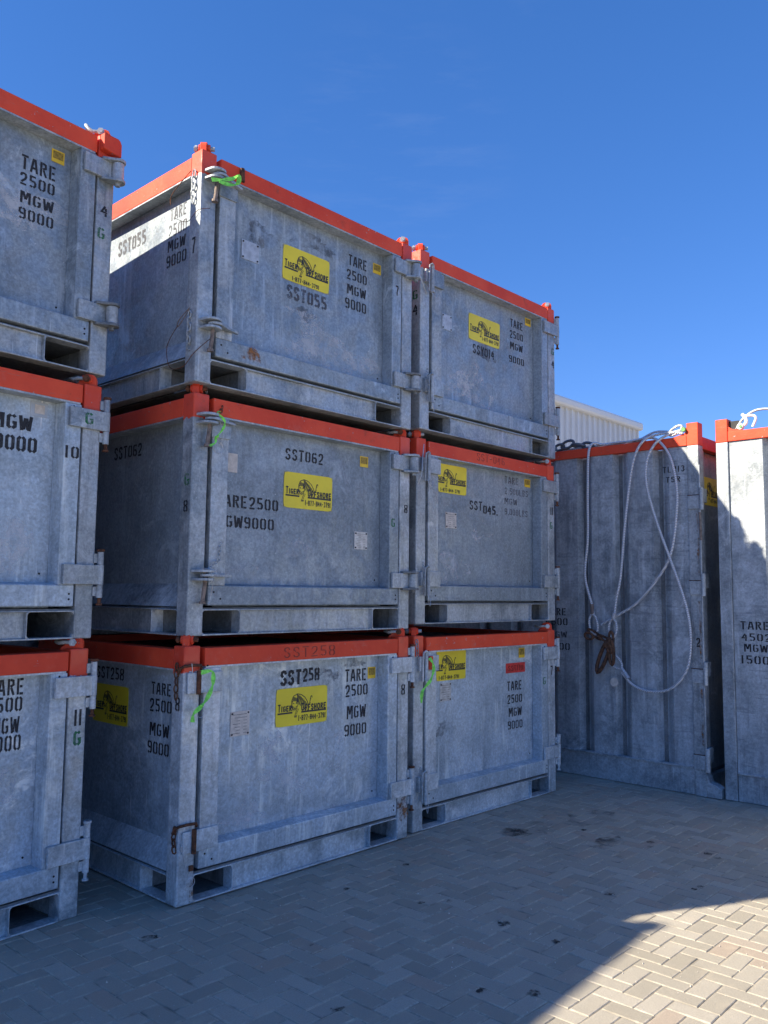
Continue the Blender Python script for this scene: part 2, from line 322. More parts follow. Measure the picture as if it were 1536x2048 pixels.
# ------------------------------------------------------------------ sign with the big cat
def sign(parent, box, plane, clip=0.0, phone_x=(.43, .97)):
    """yellow vinyl sign; clip cuts that share off the left side"""
    x0, zt, x1, zb = box
    side = plane[0] == 'x'
    if side: x0, x1 = -x0, -x1
    W_, H_ = x1 - x0, zt - zb; X0 = x0 - W_ * clip / (1 - clip) if clip else x0; WF = x1 - X0
    def f(d): return (lambda u, v: (u, plane[1] - d, v)) if not side else (lambda u, v: (plane[1] - d, -u, v))
    mb = MB(); F0, F1 = f(.0), f(.0025); nx, nz = 14, 7
    for jz in range(nz + 1):
        for ix in range(nx + 1):
            u, v = ix / nx, jz / nz; ins_ = .006 if (ix in (0, nx) and jz in (0, nz)) else 0
            mb.v.append(F1(x0 + (x1 - x0) * u + (ins_ if ix == 0 else -ins_), zb + (zt - zb) * v + (ins_ if jz == 0 else -ins_)))
    for jz in range(nz):
        for ix in range(nx): q = jz * (nx + 1) + ix; mb.face(q, q + 1, q + nx + 2, q + nx + 1)
    for a, b in (((x0, zb), (x1, zb)), ((x1, zb), (x1, zt)), ((x1, zt), (x0, zt)), ((x0, zt), (x0, zb))):
        for k in range(10):
            p0 = (a[0] + (b[0] - a[0]) * k / 10, a[1] + (b[1] - a[1]) * k / 10); p1 = (a[0] + (b[0] - a[0]) * (k + 1) / 10, a[1] + (b[1] - a[1]) * (k + 1) / 10)
            mb.quad([F0(*p0), F0(*p1), F1(*p1), F1(*p0)])
    sg = drape(mb, parent).build('sign', YEL, parent)
    pm = MB(); F = f(.0035)
    def U(u, v): return F(max(x0, min(x1, X0 + u * WF)), zt - v * H_)
    def rib(pts, wd): 
        pts = [q for q in pts]
        if max(q[0] for q in pts) <= clip: return
        ribbon(pm, [(q[0] * WF / H_, q[1]) for q in pts], wd, lambda a, b: U(a * H_ / WF, b))
    # big cat: arched back, striped flank, head, tail, forelegs
    rib([(.33, .62), (.30, .50), (.295, .34), (.33, .22), (.40, .17), (.48, .20), (.55, .28), (.60, .40), (.635, .56)], .022)
    for k in range(9):
        t = k / 8; bx = .40 + .21 * t; by = .18 + .30 * t ** 1.3
        rib([(bx, by), (bx + .012, by + .10), (bx - .012, by + .20 + .05 * (1 - t))], .034 - .010 * t)
    for k in range(5): rib([(.315 + .025 * k, .24 + .01 * k), (.325 + .022 * k, .31), (.318 + .022 * k, .36)], .028)
    for sx in (-1, 1):
        rib([(.36 + sx * .052, .34), (.36 + sx * .058, .46), (.36 + sx * .03, .56), (.36, .60)], .020)
        rib([(.36 + sx * .035, .40), (.36 + sx * .015, .43)], .026); rib([(.36 + sx * .04, .50), (.36 + sx * .012, .52)], .018)
    rib([(.345, .55), (.375, .55)], .03)
    rib([(.645, .50), (.655, .36), (.668, .27), (.685, .26), (.692, .31)], .022); rib([(.64, .44), (.665, .44)], .018); rib([(.65, .34), (.675, .34)], .018)
    rib([(.41, .56), (.385, .64), (.368, .73)], .018); rib([(.435, .57), (.405, .66), (.395, .72)], .014); rib([(.35, .755), (.405, .755)], .03); rib([(.35, .785), (.40, .785)], .016)
    def word(s, u0, u1, v0, v1, wd, serif, caps=None):
        k0 = len(pm.v)
        def g(a, b): return U(a, 1 - b)
        # characters wholly under the clip are skipped
        tot = sum(G[c][0] for c in s) + .12 * (len(s) - 1); x = 0
        for i, c in enumerate(s):
            a0 = u0 + x / tot * (u1 - u0); sc = 1.0 if (caps is None or i in caps) else .74
            if a0 >= clip - .01:
                for st in G[c][1]:
                    k = (u1 - u0) / tot
                    ribbon(pm, [(x + q[0], q[1] * sc) for q in st], wd, lambda a, b: g(u0 + a * k, 1 - v1 + b * (v1 - v0)))
                    if serif:
                        for e in (st[0], st[-1]):
                            ribbon(pm, [(x + e[0] - .10, e[1] * sc), (x + e[0] + .10, e[1] * sc)], .05, lambda a, b: g(u0 + a * k, 1 - v1 + b * (v1 - v0)))
            x += G[c][0] + .12
    word('TIGER', .04, .30, .41, .61, .2, True, (0,)); word('OFFSHORE', .485, .975, .42, .635, .2, True, (0,))
    rib([(max(clip, .035), .655), (.315, .655)], .045); rib([(.485, .665), (.975, .665)], .045)
    word('1-877-844-3791', phone_x[0], phone_x[1], .745 if phone_x[0] > .3 else .835, .895 if phone_x[0] > .3 else .965, .2, False)
    drape(pm, sg).build('sign_print', BLK, sg)
    return sg
def sticker(parent, box, plane):
    x0, zt, x1, zb = box; y = plane[1]
    o = drape(MB().box(x0, x1, y - .002, y, zb, zt), parent).build('sticker', YEL2, parent)
    h = zt - zb; drape(MB().box(x0 + .008, x1 - .008, y - .003, y - .0022, zb + h * .3, zt - .008), parent).build('sticker_patch', OCH, o); return o
def plate(parent, box, plane, mat, lines=7, rivets=True):
    x0, zt, x1, zb = box; y = plane[1]
    o = drape(MB().box(x0, x1, y - .003, y, zb, zt), parent).build('data_plate', mat, parent)
    m = MB(); h = zt - zb; w_ = x1 - x0
    for k in range(lines):
        z = zt - h * (.13 + .76 * k / max(1, lines - 1)); a = .12 + .1 * ((k * 7) % 3); 
        m.box(x0 + w_ * a, x0 + w_ * (.5 if k > 1 else .85), y - .0038, y - .0032, z - h * .012, z + h * .012)
        if k > 1: m.box(x0 + w_ * .68, x0 + w_ * .85, y - .0038, y - .0032, z - h * .012, z + h * .012)
    if lines: drape(m, parent).build('plate_print', ALU if mat is ALU_DARK else GREYP, o)
    if rivets:
        r = MB()
        for cx in (x0 + .012, x1 - .012):
            for cz in (zb + .012, zt - .012): r.cyl((cx, y, cz), (cx, y - .007, cz), .006, 8)
        drape(r, parent).build('rivets', DARK, o)
    return o
GREYP = simple('plate_text_grey', (.22, .21, .2), .6); ALU_DARK = None

# ------------------------------------------------------------------ cargo basket
GALV_N, POST_N = GALV, POST
W0, HP, PW, PITCH = 1.9693, 1.4573, .1126, 1.52637
DEP = 1.86
def stroke_chain(mb, pts, link=.034, wire=.0035, wl=.011):
    """chain of oval links hanging along pts"""
    P = [Vector(q) for q in pts]; seg = [(P[i + 1] - P[i]).length for i in range(len(P) - 1)]; tot = sum(seg); n = max(2, int(tot / (link * .78)))
    def at(s):
        for i, L_ in enumerate(seg):
            if s <= L_ or i == len(seg) - 1: return P[i].lerp(P[i + 1], min(1, s / L_)), (P[i + 1] - P[i]).normalized()
            s -= L_
    for k in range(n):
        c, t = at((k + .5) / n * tot); a = Vector((1, 0, 0)) if k % 2 else Vector((0, 1, 0))
        if abs(a.dot(t)) > .8: a = Vector((0, 0, 1))
        a = (a - t * a.dot(t)).normalized(); ring = []
        for q in range(8):
            th = q * math.pi / 4; ring.append(c + t * (math.cos(th) * link * .5) + a * (math.sin(th) * wl))
        mb.tube(ring, wire, 5, closed=True)
def arc(c, r, a0, a1, n, ax, ay):
    return [Vector(c) + Vector(ax) * (r * math.cos(a0 + (a1 - a0) * i / n)) + Vector(ay) * (r * math.sin(a0 + (a1 - a0) * i / n)) for i in range(n + 1)]

def pad_eye(root, x, y, kind, sh=None, lift=0.):
    """blade on top of a post, turned at 45 degrees toward the middle of the basket"""
    d = {'fl': (1, 1), 'fr': (-1, 1), 'bl': (1, -1), 'br': (-1, -1)}[kind]; d = Vector((d[0], d[1], 0)).normalized(); n = Vector((-d.y, d.x, 0))
    H = PITCH - HP - .002; c = Vector((x, y, HP)); out = [(-.048, -.01), (.075, -.01), (.07, .004), (.05, .018), (.045, H * .62), (.03, H * .9), (.01, H), (-.02, H), (-.038, H * .9), (-.048, H * .6)]
    m = MB(); o = 0; t = .02; N = len(out)
    for s_ in (-t, t): m.v += [tuple(c + d * a + n * s_ + Vector((0, 0, b))) for a, b in out]
    m.face(*range(N)); m.face(*range(2 * N - 1, N - 1, -1))
    for i in range(N): j = (i + 1) % N; m.face(i, N + i, N + j, j)
    cc = c + Vector((0, 0, H * .52)); 
    for s_ in (-1, 1): m.tube([cc + n * (s_ * t), cc + n * (s_ * (t + .016))], .027, 12)
    e = m.build('pad_eye', PAINT, root, .003)
    p = MB(); p.tube([cc + n * -.062, cc + n * .066], .014, 10); p.tube([cc + n * .045, cc + n * .06], .022, 6)
    p.build('shackle_pin', RUST if sh == 'rust' else GALV, e)
    if sh:
        b = MB(); R = .034
        pts = [cc + n * -.045, cc + n * -.046 + d * .05] + [cc + d * (.055 + .045 * math.sin(a)) + n * (-.046 * math.cos(a)) + Vector((0, 0, -.01 + (.012 + lift) * math.sin(a))) for a in [math.pi * k / 8 for k in range(1, 8)]] + [cc + n * .046 + d * .05, cc + n * .045]
        b.tube(pts, .011, 8); b.build('shackle_bow', GALV, e, smooth=True)

def basket(loc, rz, label, group, W=W0, hinge=2, latch=1, rail=PAINT, panel=GALV_PANEL, shackle=None, bright=False, lift=0.):
    GALV, POST = (GALV_BRIGHT, POST_BRIGHT) if bright else (GALV_N, POST_N)
    R = empty('steel_cargo_basket', loc, rz); tag(R, label, 'cargo basket', group)
    # posts
    for x in (0, W - PW):
        for y in (0, DEP - PW): MB().box(x, x + PW, y, y + PW, 0, HP).build('corner_post', POST, R, .008)
    for k, (x, y) in {'fl': (PW / 2, PW / 2), 'fr': (W - PW / 2, PW / 2), 'bl': (PW / 2, DEP - PW / 2), 'br': (W - PW / 2, DEP - PW / 2)}.items():
        pad_eye(R, x, y, k, shackle if k in ('fr', 'fl') else None, lift)
    # top rails: sides and back
    for x0, x1 in ((.001, INS), (W - INS, W - .001)):
        MB().box(x0, x1, PW + .001, DEP - PW - .001, 1.322, 1.436).build('top_rail', rail, R, .004)
        MB().box(x0 + .003, x1 - .002, PW + .001, DEP - PW - .001, 1.312, 1.3215).build('rail_lip', GALV, R)
    MB().box(PW + .001, W - PW - .001, DEP - INS, DEP - .001, 1.322, 1.436).build('top_rail', rail, R, .004)
    # recessed side, back, lid and floor plates
    for x0, x1 in ((INS, INS + .006), (W - INS - .006, W - INS)): MB().box(x0, x1, PW - .01, DEP - PW + .01, .165, 1.34).build('side_panel', panel, R)
    MB().box(PW, W - PW, DEP - INS, DEP - INS + .006, .165, 1.34).build('back_panel', panel, R)
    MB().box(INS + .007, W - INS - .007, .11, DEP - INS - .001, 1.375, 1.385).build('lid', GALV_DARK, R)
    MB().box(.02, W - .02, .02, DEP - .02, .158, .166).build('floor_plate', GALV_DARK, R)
    # sloping sill at foot of the side panels
    MB().prism([(.012, .172), (.035, .172), (INS, .26), (INS, .31)], 'y', PW + .002, DEP - PW - .002).build('sill', GALV, R)
    # base frame with fork pockets, open on all four sides
    PX0, PX1 = PW + .003, .388
    def beam(name, ax):
        Lm = W if ax == 'x' else DEP; m = MB()
        def B(a, b, c, d, e, f_): m.box(a, b, c, d, e, f_) if ax == 'x' else m.box(c, d, a, b, e, f_)
        a0, a1 = PW, Lm - PW
        B(a0, a1, .004, .09, .150, .1575); B(a0, a1, .002, .09, .001, .010)
        for q in (PX1, Lm - PX1 - .006): B(q, q + .006, .004, .09, .010, .150)
        B(PX1 + .006, Lm - PX1 - .006, .028, .034, .010, .150)
        # rounded pocket corners
        for (ua, ub) in ((PW, PX1), (Lm - PX1, Lm - PW)):
            for u, s_ in ((ua, 1), (ub, -1)):
                for z, t in ((.010, 1), (.150, -1)):
                    pr = [(u, z), (u + s_ * .018, z), (u + s_ * .006, z + t * .006), (u, z + t * .018)]
                    m.prism(pr, 'y' if ax == 'x' else 'x', .006, .03)
        return m.build(name, GALV, R, .002)
    beam('base_beam', 'x'); beam('base_beam', 'y')
    MB().box(PW, W - PW, DEP - .09, DEP - .004, .001, .157).build('base_beam', GALV, R); MB().box(W - .09, W - .004, PW, DEP - PW, .001, .157).build('base_beam', GALV, R)
    # pocket walls running through the base
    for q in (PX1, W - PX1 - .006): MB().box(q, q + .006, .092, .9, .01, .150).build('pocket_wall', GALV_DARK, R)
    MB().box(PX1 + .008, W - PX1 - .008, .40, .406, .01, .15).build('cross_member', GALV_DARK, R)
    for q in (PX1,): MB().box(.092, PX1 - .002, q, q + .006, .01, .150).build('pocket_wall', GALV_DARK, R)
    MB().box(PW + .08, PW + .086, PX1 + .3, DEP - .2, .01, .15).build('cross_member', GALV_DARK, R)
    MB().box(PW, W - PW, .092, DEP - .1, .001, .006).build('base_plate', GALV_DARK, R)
    # door in the front
    X0, X1 = .142, W - .125
    dm = MB(); nx, nz = 16, 12; a0, a1 = X0 + .10, X1 - .095; k1 = rnd.uniform(0, 6)
    for jz in range(nz + 1):
        for ix in range(nx + 1):
            u, v = ix / nx, jz / nz; x_, z_ = a0 + (a1 - a0) * u, .17 + 1.175 * v
            dm.v.append((x_, INS + bow(k1, a0, a1, x_, z_), z_))
    for jz in range(nz):
        for ix in range(nx): q = jz * (nx + 1) + ix; dm.face(q, q + 1, q + nx + 2, q + nx + 1)
    D = dm.build('door', panel, R, smooth=True); BOW[R.name] = (k1, a0, a1)
    MB().box(X0, X1, -.004, INS + .02, 1.338, 1.443).build('door_rail', rail, D, .004)
    MB().box(X0 + .01, X1 - .01, .0, INS - .001, 1.327, 1.3375).build('rail_lip', GALV, D)
    MB().box(X0, X0 + .122, -.001, .02, .30, 1.3265).build('door_stile', GALV, D, .004); MB().box(X0, X0 + .02, .021, .10, .30, 1.3265).build('stile_web', GALV, D)
    MB().prism([(X1, 0), (X1, INS), (X1 - .112, INS - .001), (X1 - .105, .03), (X1 - .1, 0)], 'z', .30, 1.3265).build('door_stile', panel, D, .004)
    MB().prism([(-.002, .18), (-.002, .300), (.012, .301), (INS, .312), (INS, .18)], 'x', X0, X1).build('door_bottom_rail', panel, D, .006)
    h = MB()
    for q in ((X0 + .02, 1.34, -.005), (X0 + .09, .22, -.003), (X1 - .05, 1.31, -.001), (X0 + .04, .26, -.003), (X1 - .03, .22, -.003), (X1 - .03, .25, -.003), (X1 - .16, .36, INS - .001)):
        h.cyl((q[0], q[2] - .0012, q[1]), (q[0], q[2] + .003, q[1]), .006, 8)
    h.build('bolt_hole', HOLE, D)
    # hinges on the right
    hz = (1.250, .36)
    for z in hz:
        z0, z1 = z - .056, z + .056
        if hinge == 1:
            s_ = MB().box(X1 - .085, W - .03, -.024, -.004, z0, z1).build('hinge_strap', GALV, D, .003)
            m = MB(); cx, cy = W - .005, -.045; m.cyl((cx, cy, z0 + .006), (cx, cy, z1 - .006), .034, 18); m.build('hinge_knuckle', GALV, s_, smooth=True)
            lug = MB()
            for za in (z0 - .014, z1 - .002):
                o = [(W - .10, .0), (W - .10, -.03)] + [(cx + .044 * math.cos(a), cy + .044 * math.sin(a)) for a in [-2.6 + k * .35 for k in range(10)]] + [(W, .0)]
                lug.prism(o, 'z', za, za + .016)
            lug.cyl((cx, cy, z0 - .035), (cx, cy, z1 + .022), .016, 10)
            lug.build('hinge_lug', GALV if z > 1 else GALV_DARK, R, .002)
        else:
            s_ = MB().box(X1 - .082, W + .028, -.024, -.004, z0, z1).build('hinge_strap', GALV, D, .003)
            m = MB(); cx, cy = W + .030, -.012
            m.cyl((cx, cy, z0), (cx, cy, z1), .02, 14); m.build('hinge_knuckle', GALV, s_, smooth=True)
            for a_, c_ in ((z1 + .002, z1 + .075), (z0 - .075, z0 - .002)):
                b = MB().cyl((cx, cy + .001, a_), (cx, cy + .001, c_), .018, 14); b.box(W - .01, cx, cy + .005, cy + .02, a_ + .01, c_ - .01); b.build('hinge_barrel', GALV, R, smooth=True)
            p = MB().cyl((cx, cy, z0 - .115), (cx, cy, z1 + .09), .010, 8); p.cyl((cx, cy, z1 + .078), (cx, cy, z1 + .09), .023, 12); p.cyl((cx, cy, z0 - .118), (cx, cy, z0 - .108), .018, 8)
            p.build('hinge_pin', RUST if rnd.random() < .6 else GALV, R)
    # latches on the left
    for z in ((1.30, .36) if latch == 1 else (1.245, .35)):
        if latch == 1:
            cx, cy = .085, -.045
            for za in (z + .016, z - .034):
                lug = MB()
                o = [(.02, .0)] + [(cx + .058 * math.cos(a), cy + .05 * math.sin(a)) for a in [math.pi + k * math.pi / 9 for k in range(10)]] + [(.14, .0)]
                lug.prism(o, 'z', za, za + .015); lug.build('latch_lug', GALV, R, .002)
            o = [(.30, .0), (.30, -.02), (.20, -.05)] + [(cx + .02 + .05 * math.cos(a), cy + .048 * math.sin(a)) for a in [-.9 - k * math.pi / 8 for k in range(7)]] + [(.10, .0)]
            MB().prism(o, 'z', z - .009, z + .006).build('latch_tongue', GALV, D, .002)
            if z > 1: MB().box(.13, .27, -.012, -.0015, z - .10, z - .02).build('latch_bracket', GALV, D, .002)
            pn = MB(); pn.tube([(cx + .005, cy, z + .04), (cx + .004, cy + .004, z - .06), (cx - .004, cy + .012, z - .165)], .013, 10); pn.cyl((cx - .004, cy + .012, z - .17), (cx - .004, cy + .012, z - .155), .021, 10)
            pn.build('latch_pin', RUST_PIN, R)
        elif latch == 2:
            MB().box(.105, .268, -.024, -.003, z - .06, z + .06).build('latch_strap', GALV, D, .003)
            m = MB(); m.box(.035, .075, -.03, 0, z - .055, z + .055); m.build('latch_keeper', GALV, R, .004)
            b = MB().cyl((.105, -.035, z - .12), (.105, -.035, z + .09), .016, 12); b.cyl((.105, -.035, z - .128), (.105, -.035, z - .112), .02, 10)
            b.build('latch_barrel', GALV, R, smooth=True)
            q = MB().tube([(.06, -.04, z - .13), (.06, -.042, z + .02), (.062, -.045, z + .085), (.085, -.05, z + .10), (.103, -.05, z + .09)], .007, 8); q.build('latch_handle', GALV, R)
        elif latch == 3:
            MB().box(.02, .262, -.02, -.003, z - .06, z + .06).build('latch_strap', GALV, D, .003)
            MB().cyl((.088, -.028, z - .065), (.088, -.028, z + .07), .014, 12).build('latch_pin', RUST, R, smooth=True)
            hz_ = z + .10
            m = MB().tube([(-.012, .04, hz_ - .05), (-.018, .01, hz_ - .015), (-.005, -.02, hz_), (.05, -.03, hz_ + .004), (.10, -.026, hz_), (.112, -.012, hz_ - .02)], .009, 8); m.build('latch_handle', RUST, R, smooth=True)
    return R
RUST_PIN = simple('worn_pin_steel', (.2, .16, .14), .6, .3, .4, 40)

def wire(root, pts, r=.0022, mat=None, name='lock_wire'):
    # smooth by Catmull-Rom
    P = [Vector(q) for q in pts]; P = [P[0]] + P + [P[-1]]; o = []
    for i in range(1, len(P) - 2):
        for k in range(6):
            t = k / 6; a, b, c, d = P[i - 1], P[i], P[i + 1], P[i + 2]
            o.append(.5 * ((2 * b) + (c - a) * t + (2 * a - 5 * b + 4 * c - d) * t * t + (3 * b - a - 3 * c + d) * t ** 3))
    o.append(P[-2])
    return MB().tube(o, r, 6 if r < .006 else 10).build(name, mat or STEEL, root, smooth=True)
def spline(pts, n=8):
    P = [Vector(q) for q in pts]; P = [P[0] * 2 - P[1]] + P + [P[-1] * 2 - P[-2]]; o = []
    for i in range(1, len(P) - 2):
        for k in range(n):
            t = k / n; a, b, c, d = P[i - 1], P[i], P[i + 1], P[i + 2]
            o.append(.5 * ((2 * b) + (c - a) * t + (2 * a - 5 * b + 4 * c - d) * t * t + (3 * b - a - 3 * c + d) * t ** 3))
    o.append(P[-2]); return o

# placements: solved per basket
STK = {'A': (-.41479, .31842, .08435), 'B': (0, 0, 0), 'C': (2.08665, .03244, -.01273)}
OFF = {'B0': (-.0108, -.007, -.0005, .0089), 'B1': (.0151, .0178, -.0008, -.0054), 'B2': (-.0043, -.0108, .0012, -.0172),
       'C0': (-.0233, -.0015, -.001, .0055), 'C1': (.0078, .0116, -.0018, .0229), 'C2': (.0156, -.0102, .0028, .0198),
       'A0': (-.0267, -.0237, -.0004, -.0134), 'A1': (-.0074, -.0091, .0004, -.0136), 'A2': (.0341, .0329, 0, -.0046)}
WA = 1.80
def place(key, W=W0):
    s, l = key[0], int(key[1]); x, y, t = STK[s]; dx, dy, dt, dz = OFF[key]; t += dt; x += dx; y += dy
    if s == 'A': x -= W * math.cos(t); y -= W * math.sin(t)
    return (x, y, max(l * PITCH + dz, .001)), t
PY = ('y', INS - .0015); FY = ('y', -.0016); SX = ('x', INS - .0015); PX = ('x', -.0015)
GRP = 'galvanized cargo baskets stacked three high'
sh = lambda b, d: (b[0] + d, b[1], b[2] + d, b[3])
dA = WA - W0

# ---- stack C (right)
loc, t = place('C0'); C0 = basket(loc, t, panel=PANEL_BRIGHT, bright=True, label= 'bottom basket of the right stack, with a red label and scuffed orange door rail', group=GRP, rail=PAINT_OLD, latch=2, hinge=2, shackle='grey')
sign(C0, (.37, 1.326, .753, 1.085), PY, clip=.13, phone_x=(.20, .80)); sticker(C0, (1.515, 1.304, 1.606, 1.217), PY)
drape(MB().box(1.321, 1.612, INS - .003, INS - .0005, 1.09, 1.176), C0).build('red_label', REDL, C0)
lettering(C0, 'SST110', (1.35, 1.155, 1.58, 1.105), ('y', INS - .004), WELD, .12)
for s_, b in (('TARE', (1.343, 1.018, 1.562, .936)), ('2500', (1.348, .901, 1.572, .823)), ('MGW', (1.371, .787, 1.564, .707)), ('9000', (1.357, .676, 1.576, .597))): lettering(C0, s_, b, PY)
plate(C0, (.42, 1.066, .561, .921), PY, ALU); lettering(C0, '7', (1.887, 1.132, 1.93, 1.049), FY); lettering(C0, 'G', (1.765, 1.04, 1.808, .967), FY, GREEN)
loc, t = place('C1'); C1 = basket(loc, t, 'middle basket of the right stack, marked SST045, with a white paper data plate', GRP, panel=PANEL_DULL, latch=2, hinge=2, shackle='grey')
sign(C1, (.368, 1.304, .744, 1.067), PY, clip=.13, phone_x=(.20, .80)); sticker(C1, (1.608, 1.304, 1.699, 1.23), PY)
lettering(C1, 'SST', (.792, 1.035, .97, .955), PY); lettering(C1, '045.', (.985, 1.01, 1.20, .931), PY, wd=.19)
for s_, b in (('TARE', (1.296, 1.297, 1.513, 1.232)), ('2.500LBS', (1.296, 1.195, 1.666, 1.135)), ('MGW', (1.295, 1.102, 1.491, 1.043)), ('9.000LBS', (1.299, 1.009, 1.657, .948))): lettering(C1, s_, b, PY, INK_FADE, .12)
plate(C1, (.467, .909, .609, .778), PY, PAPER); lettering(C1, '11', (1.897, 1.059, 1.946, .985), FY, wd=.2); lettering(C1, 'G', (1.888, .921, 1.93, .851), FY, GREEN)
lettering(C1, 'SST-046', (.76, 1.432, 1.165, 1.362), ('y', -.006), MARK, .07)
loc, t = place('C2'); C2 = basket(loc, t, 'top basket of the right stack, marked SSY014 under its yellow sign', GRP, latch=2, hinge=2)
sign(C2, (.746, 1.146, 1.196, .915), PY); lettering(C2, 'SSY014', (.805, .885, 1.126, .80), PY, INK)
for s_, b in (('TARE', (1.364, 1.246, 1.566, 1.17)), ('2500', (1.355, 1.139, 1.57, 1.065)), ('MGW', (1.363, 1.03, 1.564, .96)), ('9000', (1.348, .905, 1.585, .835))): lettering(C2, s_, b, PY)
sticker(C2, (1.603, 1.312, 1.693, 1.24), PY); plate(C2, (.38, 1.045, .508, .915), PY, ALU, 0, True)
lettering(C2, 'G', (1.91, 1.073, 1.955, 1.0), FY, GREEN); lettering(C2, '4', (1.912, .953, 1.96, .876), FY)
lettering(C2, 'G', (.082, 1.131, .028, 1.049), PX, GREEN); lettering(C2, '4', (.08, 1.012, .025, .92), PX)

# ---- stack B (middle)
loc, t = place('B0'); B0 = basket(loc, t, panel=PANEL_BRIGHT, bright=True, label= 'bottom basket of the middle stack, marked SST258, with rusty latch handles', group=GRP, latch=3, hinge=2, shackle='rust')
sign(B0, (.776, 1.146, 1.225, .90), PY); sticker(B0, (1.625, 1.242, 1.704, 1.16), PY)
lettering(B0, 'SST', (.808, 1.263, .99, 1.165), PY, wd=.2); lettering(B0, '258', (1.0, 1.268, 1.151, 1.18), PY, wd=.19)
for s_, b in (('TARE', (1.396, 1.238, 1.612, 1.15)), ('2500', (1.399, 1.13, 1.628, 1.045)), ('MGW', (1.419, .983, 1.609, .89)), ('9000', (1.398, .858, 1.618, .77))): lettering(B0, s_, b, PY)
plate(B0, (.411, 1.035, .561, .885), PY, PAPER); lettering(B0, '8', (1.888, 1.11, 1.93, 1.029), FY)
lettering(B0, 'SST258', (.743, 1.425, 1.206, 1.352), ('y', -.006), MARK, .07)
lettering(B0, 'SST258', (1.16, 1.27, .81, 1.19), SX); sign(B0, (1.18, 1.155, .742, .905), SX)
for s_, b in (('TARE', (.48, 1.215, .258, 1.139)), ('2500', (.492, 1.115, .248, 1.034)), ('MGW', (.482, .97, .27, .888)), ('9000', (.499, .86, .263, .778))): lettering(B0, s_, b, SX)
lettering(B0, '8', (.073, 1.165, .028, 1.083), PX)
loc, t = place('B1'); B1 = basket(loc, t, 'middle basket of the middle stack, marked SST062, with a lime ribbon at its top latch', GRP, panel=PANEL_DULL, latch=1, hinge=1, shackle='rust')
sign(B1, (.798, 1.076, 1.237, .833), PY); sticker(B1, (1.515, 1.269, 1.599, 1.19), PY); plate(B1, (1.469, .709, 1.601, .581), PY, ALU, 9)
drape(MB().box(.324, .403, INS - .003, INS - .0005, 1.018, 1.138), B1).build('blank_label', PAPER, B1)
lettering(B1, 'SST062', (.801, 1.235, 1.149, 1.155), PY); lettering(B1, 'ARE2500', (.31, .875, .755, .795), PY); lettering(B1, 'GW9000', (.325, .745, .719, .665), PY)
lettering(B1, '8', (1.905, .937, 1.944, .87), FY); lettering(B1, 'G', (1.763, .825, 1.803, .753), FY, GREEN)
lettering(B1, 'SST062', (1.072, 1.243, .717, 1.155), SX); lettering(B1, '8', (.072, .806, .029, .733), PX); lettering(B1, 'G', (.071, .97, .02, .889), PX, GREEN)
loc, t = place('B2'); B2 = basket(loc, t, 'top basket of the middle stack, marked SST055, its left side striped by sunlight', GRP, latch=1, hinge=1)
sign(B2, (.738, 1.114, 1.171, .873), PY, phone_x=(.2, .78)); lettering(B2, 'SST055', (.785, .845, 1.154, .75), PY, INK_FADE, .2)
for s_, b in (('TARE', (1.361, 1.236, 1.556, 1.155)), ('2500', (1.346, 1.122, 1.558, 1.045)), ('MGW', (1.354, 1.01, 1.548, .935)), ('9000', (1.334, .905, 1.553, .82))): lettering(B2, s_, b, PY)
sticker(B2, (1.622, 1.246, 1.706, 1.17), PY); plate(B2, (.386, 1.032, .53, .905), PY, ALU, 0); lettering(B2, '7', (1.776, 1.091, 1.813, 1.012), FY)
for s_, b in (('TARE', (.474, 1.243, .284, 1.158)), ('2500', (.49, 1.135, .278, 1.045))): lettering(B2, s_, b, SX, INK_FADE, .14)
for s_, b in (('MGW', (.489, 1.028, .289, .95)), ('9000', (.5, .931, .272, .843))): lettering(B2, s_, b, SX)
lettering(B2, 'SST055', (1.125, 1.199, .765, 1.095), SX, INK_FADE, .2); lettering(B2, '7', (.078, .906, .036, .803), PX)
MB().cyl((.30, -.006, 1.437), (.30, -.010, 1.35), .018, 8).build('rail_stub', RUST, B2); 

# ---- stack A (left, cut by the frame)
loc, t = place('A0', WA); A0 = basket(loc, t, panel=PANEL_BRIGHT, bright=True, label= 'bottom basket of the left stack, numbered 11 over a green G', group=GRP, W=WA, hinge=2, latch=2, shackle='grey')
for s_, b in (('TARE', (1.446, 1.309, 1.645, 1.221)), ('2500', (1.442, 1.214, 1.64, 1.131)), ('MGW', (1.475, 1.108, 1.627, 1.018)), ('9000', (1.453, 1.015, 1.642, .925))): lettering(A0, s_, sh(b, dA), PY)
lettering(A0, '11', sh((1.893, 1.123, 1.943, 1.032), dA), FY, wd=.2); lettering(A0, 'G', sh((1.896, 1.007, 1.942, .923), dA), FY, GREEN, .18)
loc, t = place('A1', WA); A1 = basket(loc, t, 'middle basket of the left stack, with a green G on its top hinge', GRP, panel=PANEL_BRIGHT, W=WA, hinge=2, latch=2, shackle='rust')
for s_, b in (('MGW', (1.368, 1.225, 1.599, 1.14)), ('9000', (1.39, 1.112, 1.634, 1.022))): lettering(A1, s_, sh(b, dA), PY, wd=.18)
drape(MB().box(1.585 + dA, 1.686 + dA, INS - .003, INS - .0005, 1.233, 1.315), A1).build('tape_patch', TAPE, A1); drape(MB().box(1.61 + dA, 1.669 + dA, INS - .0045, INS - .0032, 1.25, 1.30), A1).build('white_sticker', PAPER, A1)
lettering(A1, '10', sh((1.745, 1.083, 1.838, 1.01), dA), FY); lettering(A1, 'G', sh((1.852, 1.287, 1.905, 1.215), dA), ('y', -.0255), GREEN)
loc, t = place('A2', WA); A2 = basket(loc, t, 'top basket of the left stack, numbered 4 on its post', GRP, W=WA, hinge=1, latch=2, shackle='grey', lift=.055)
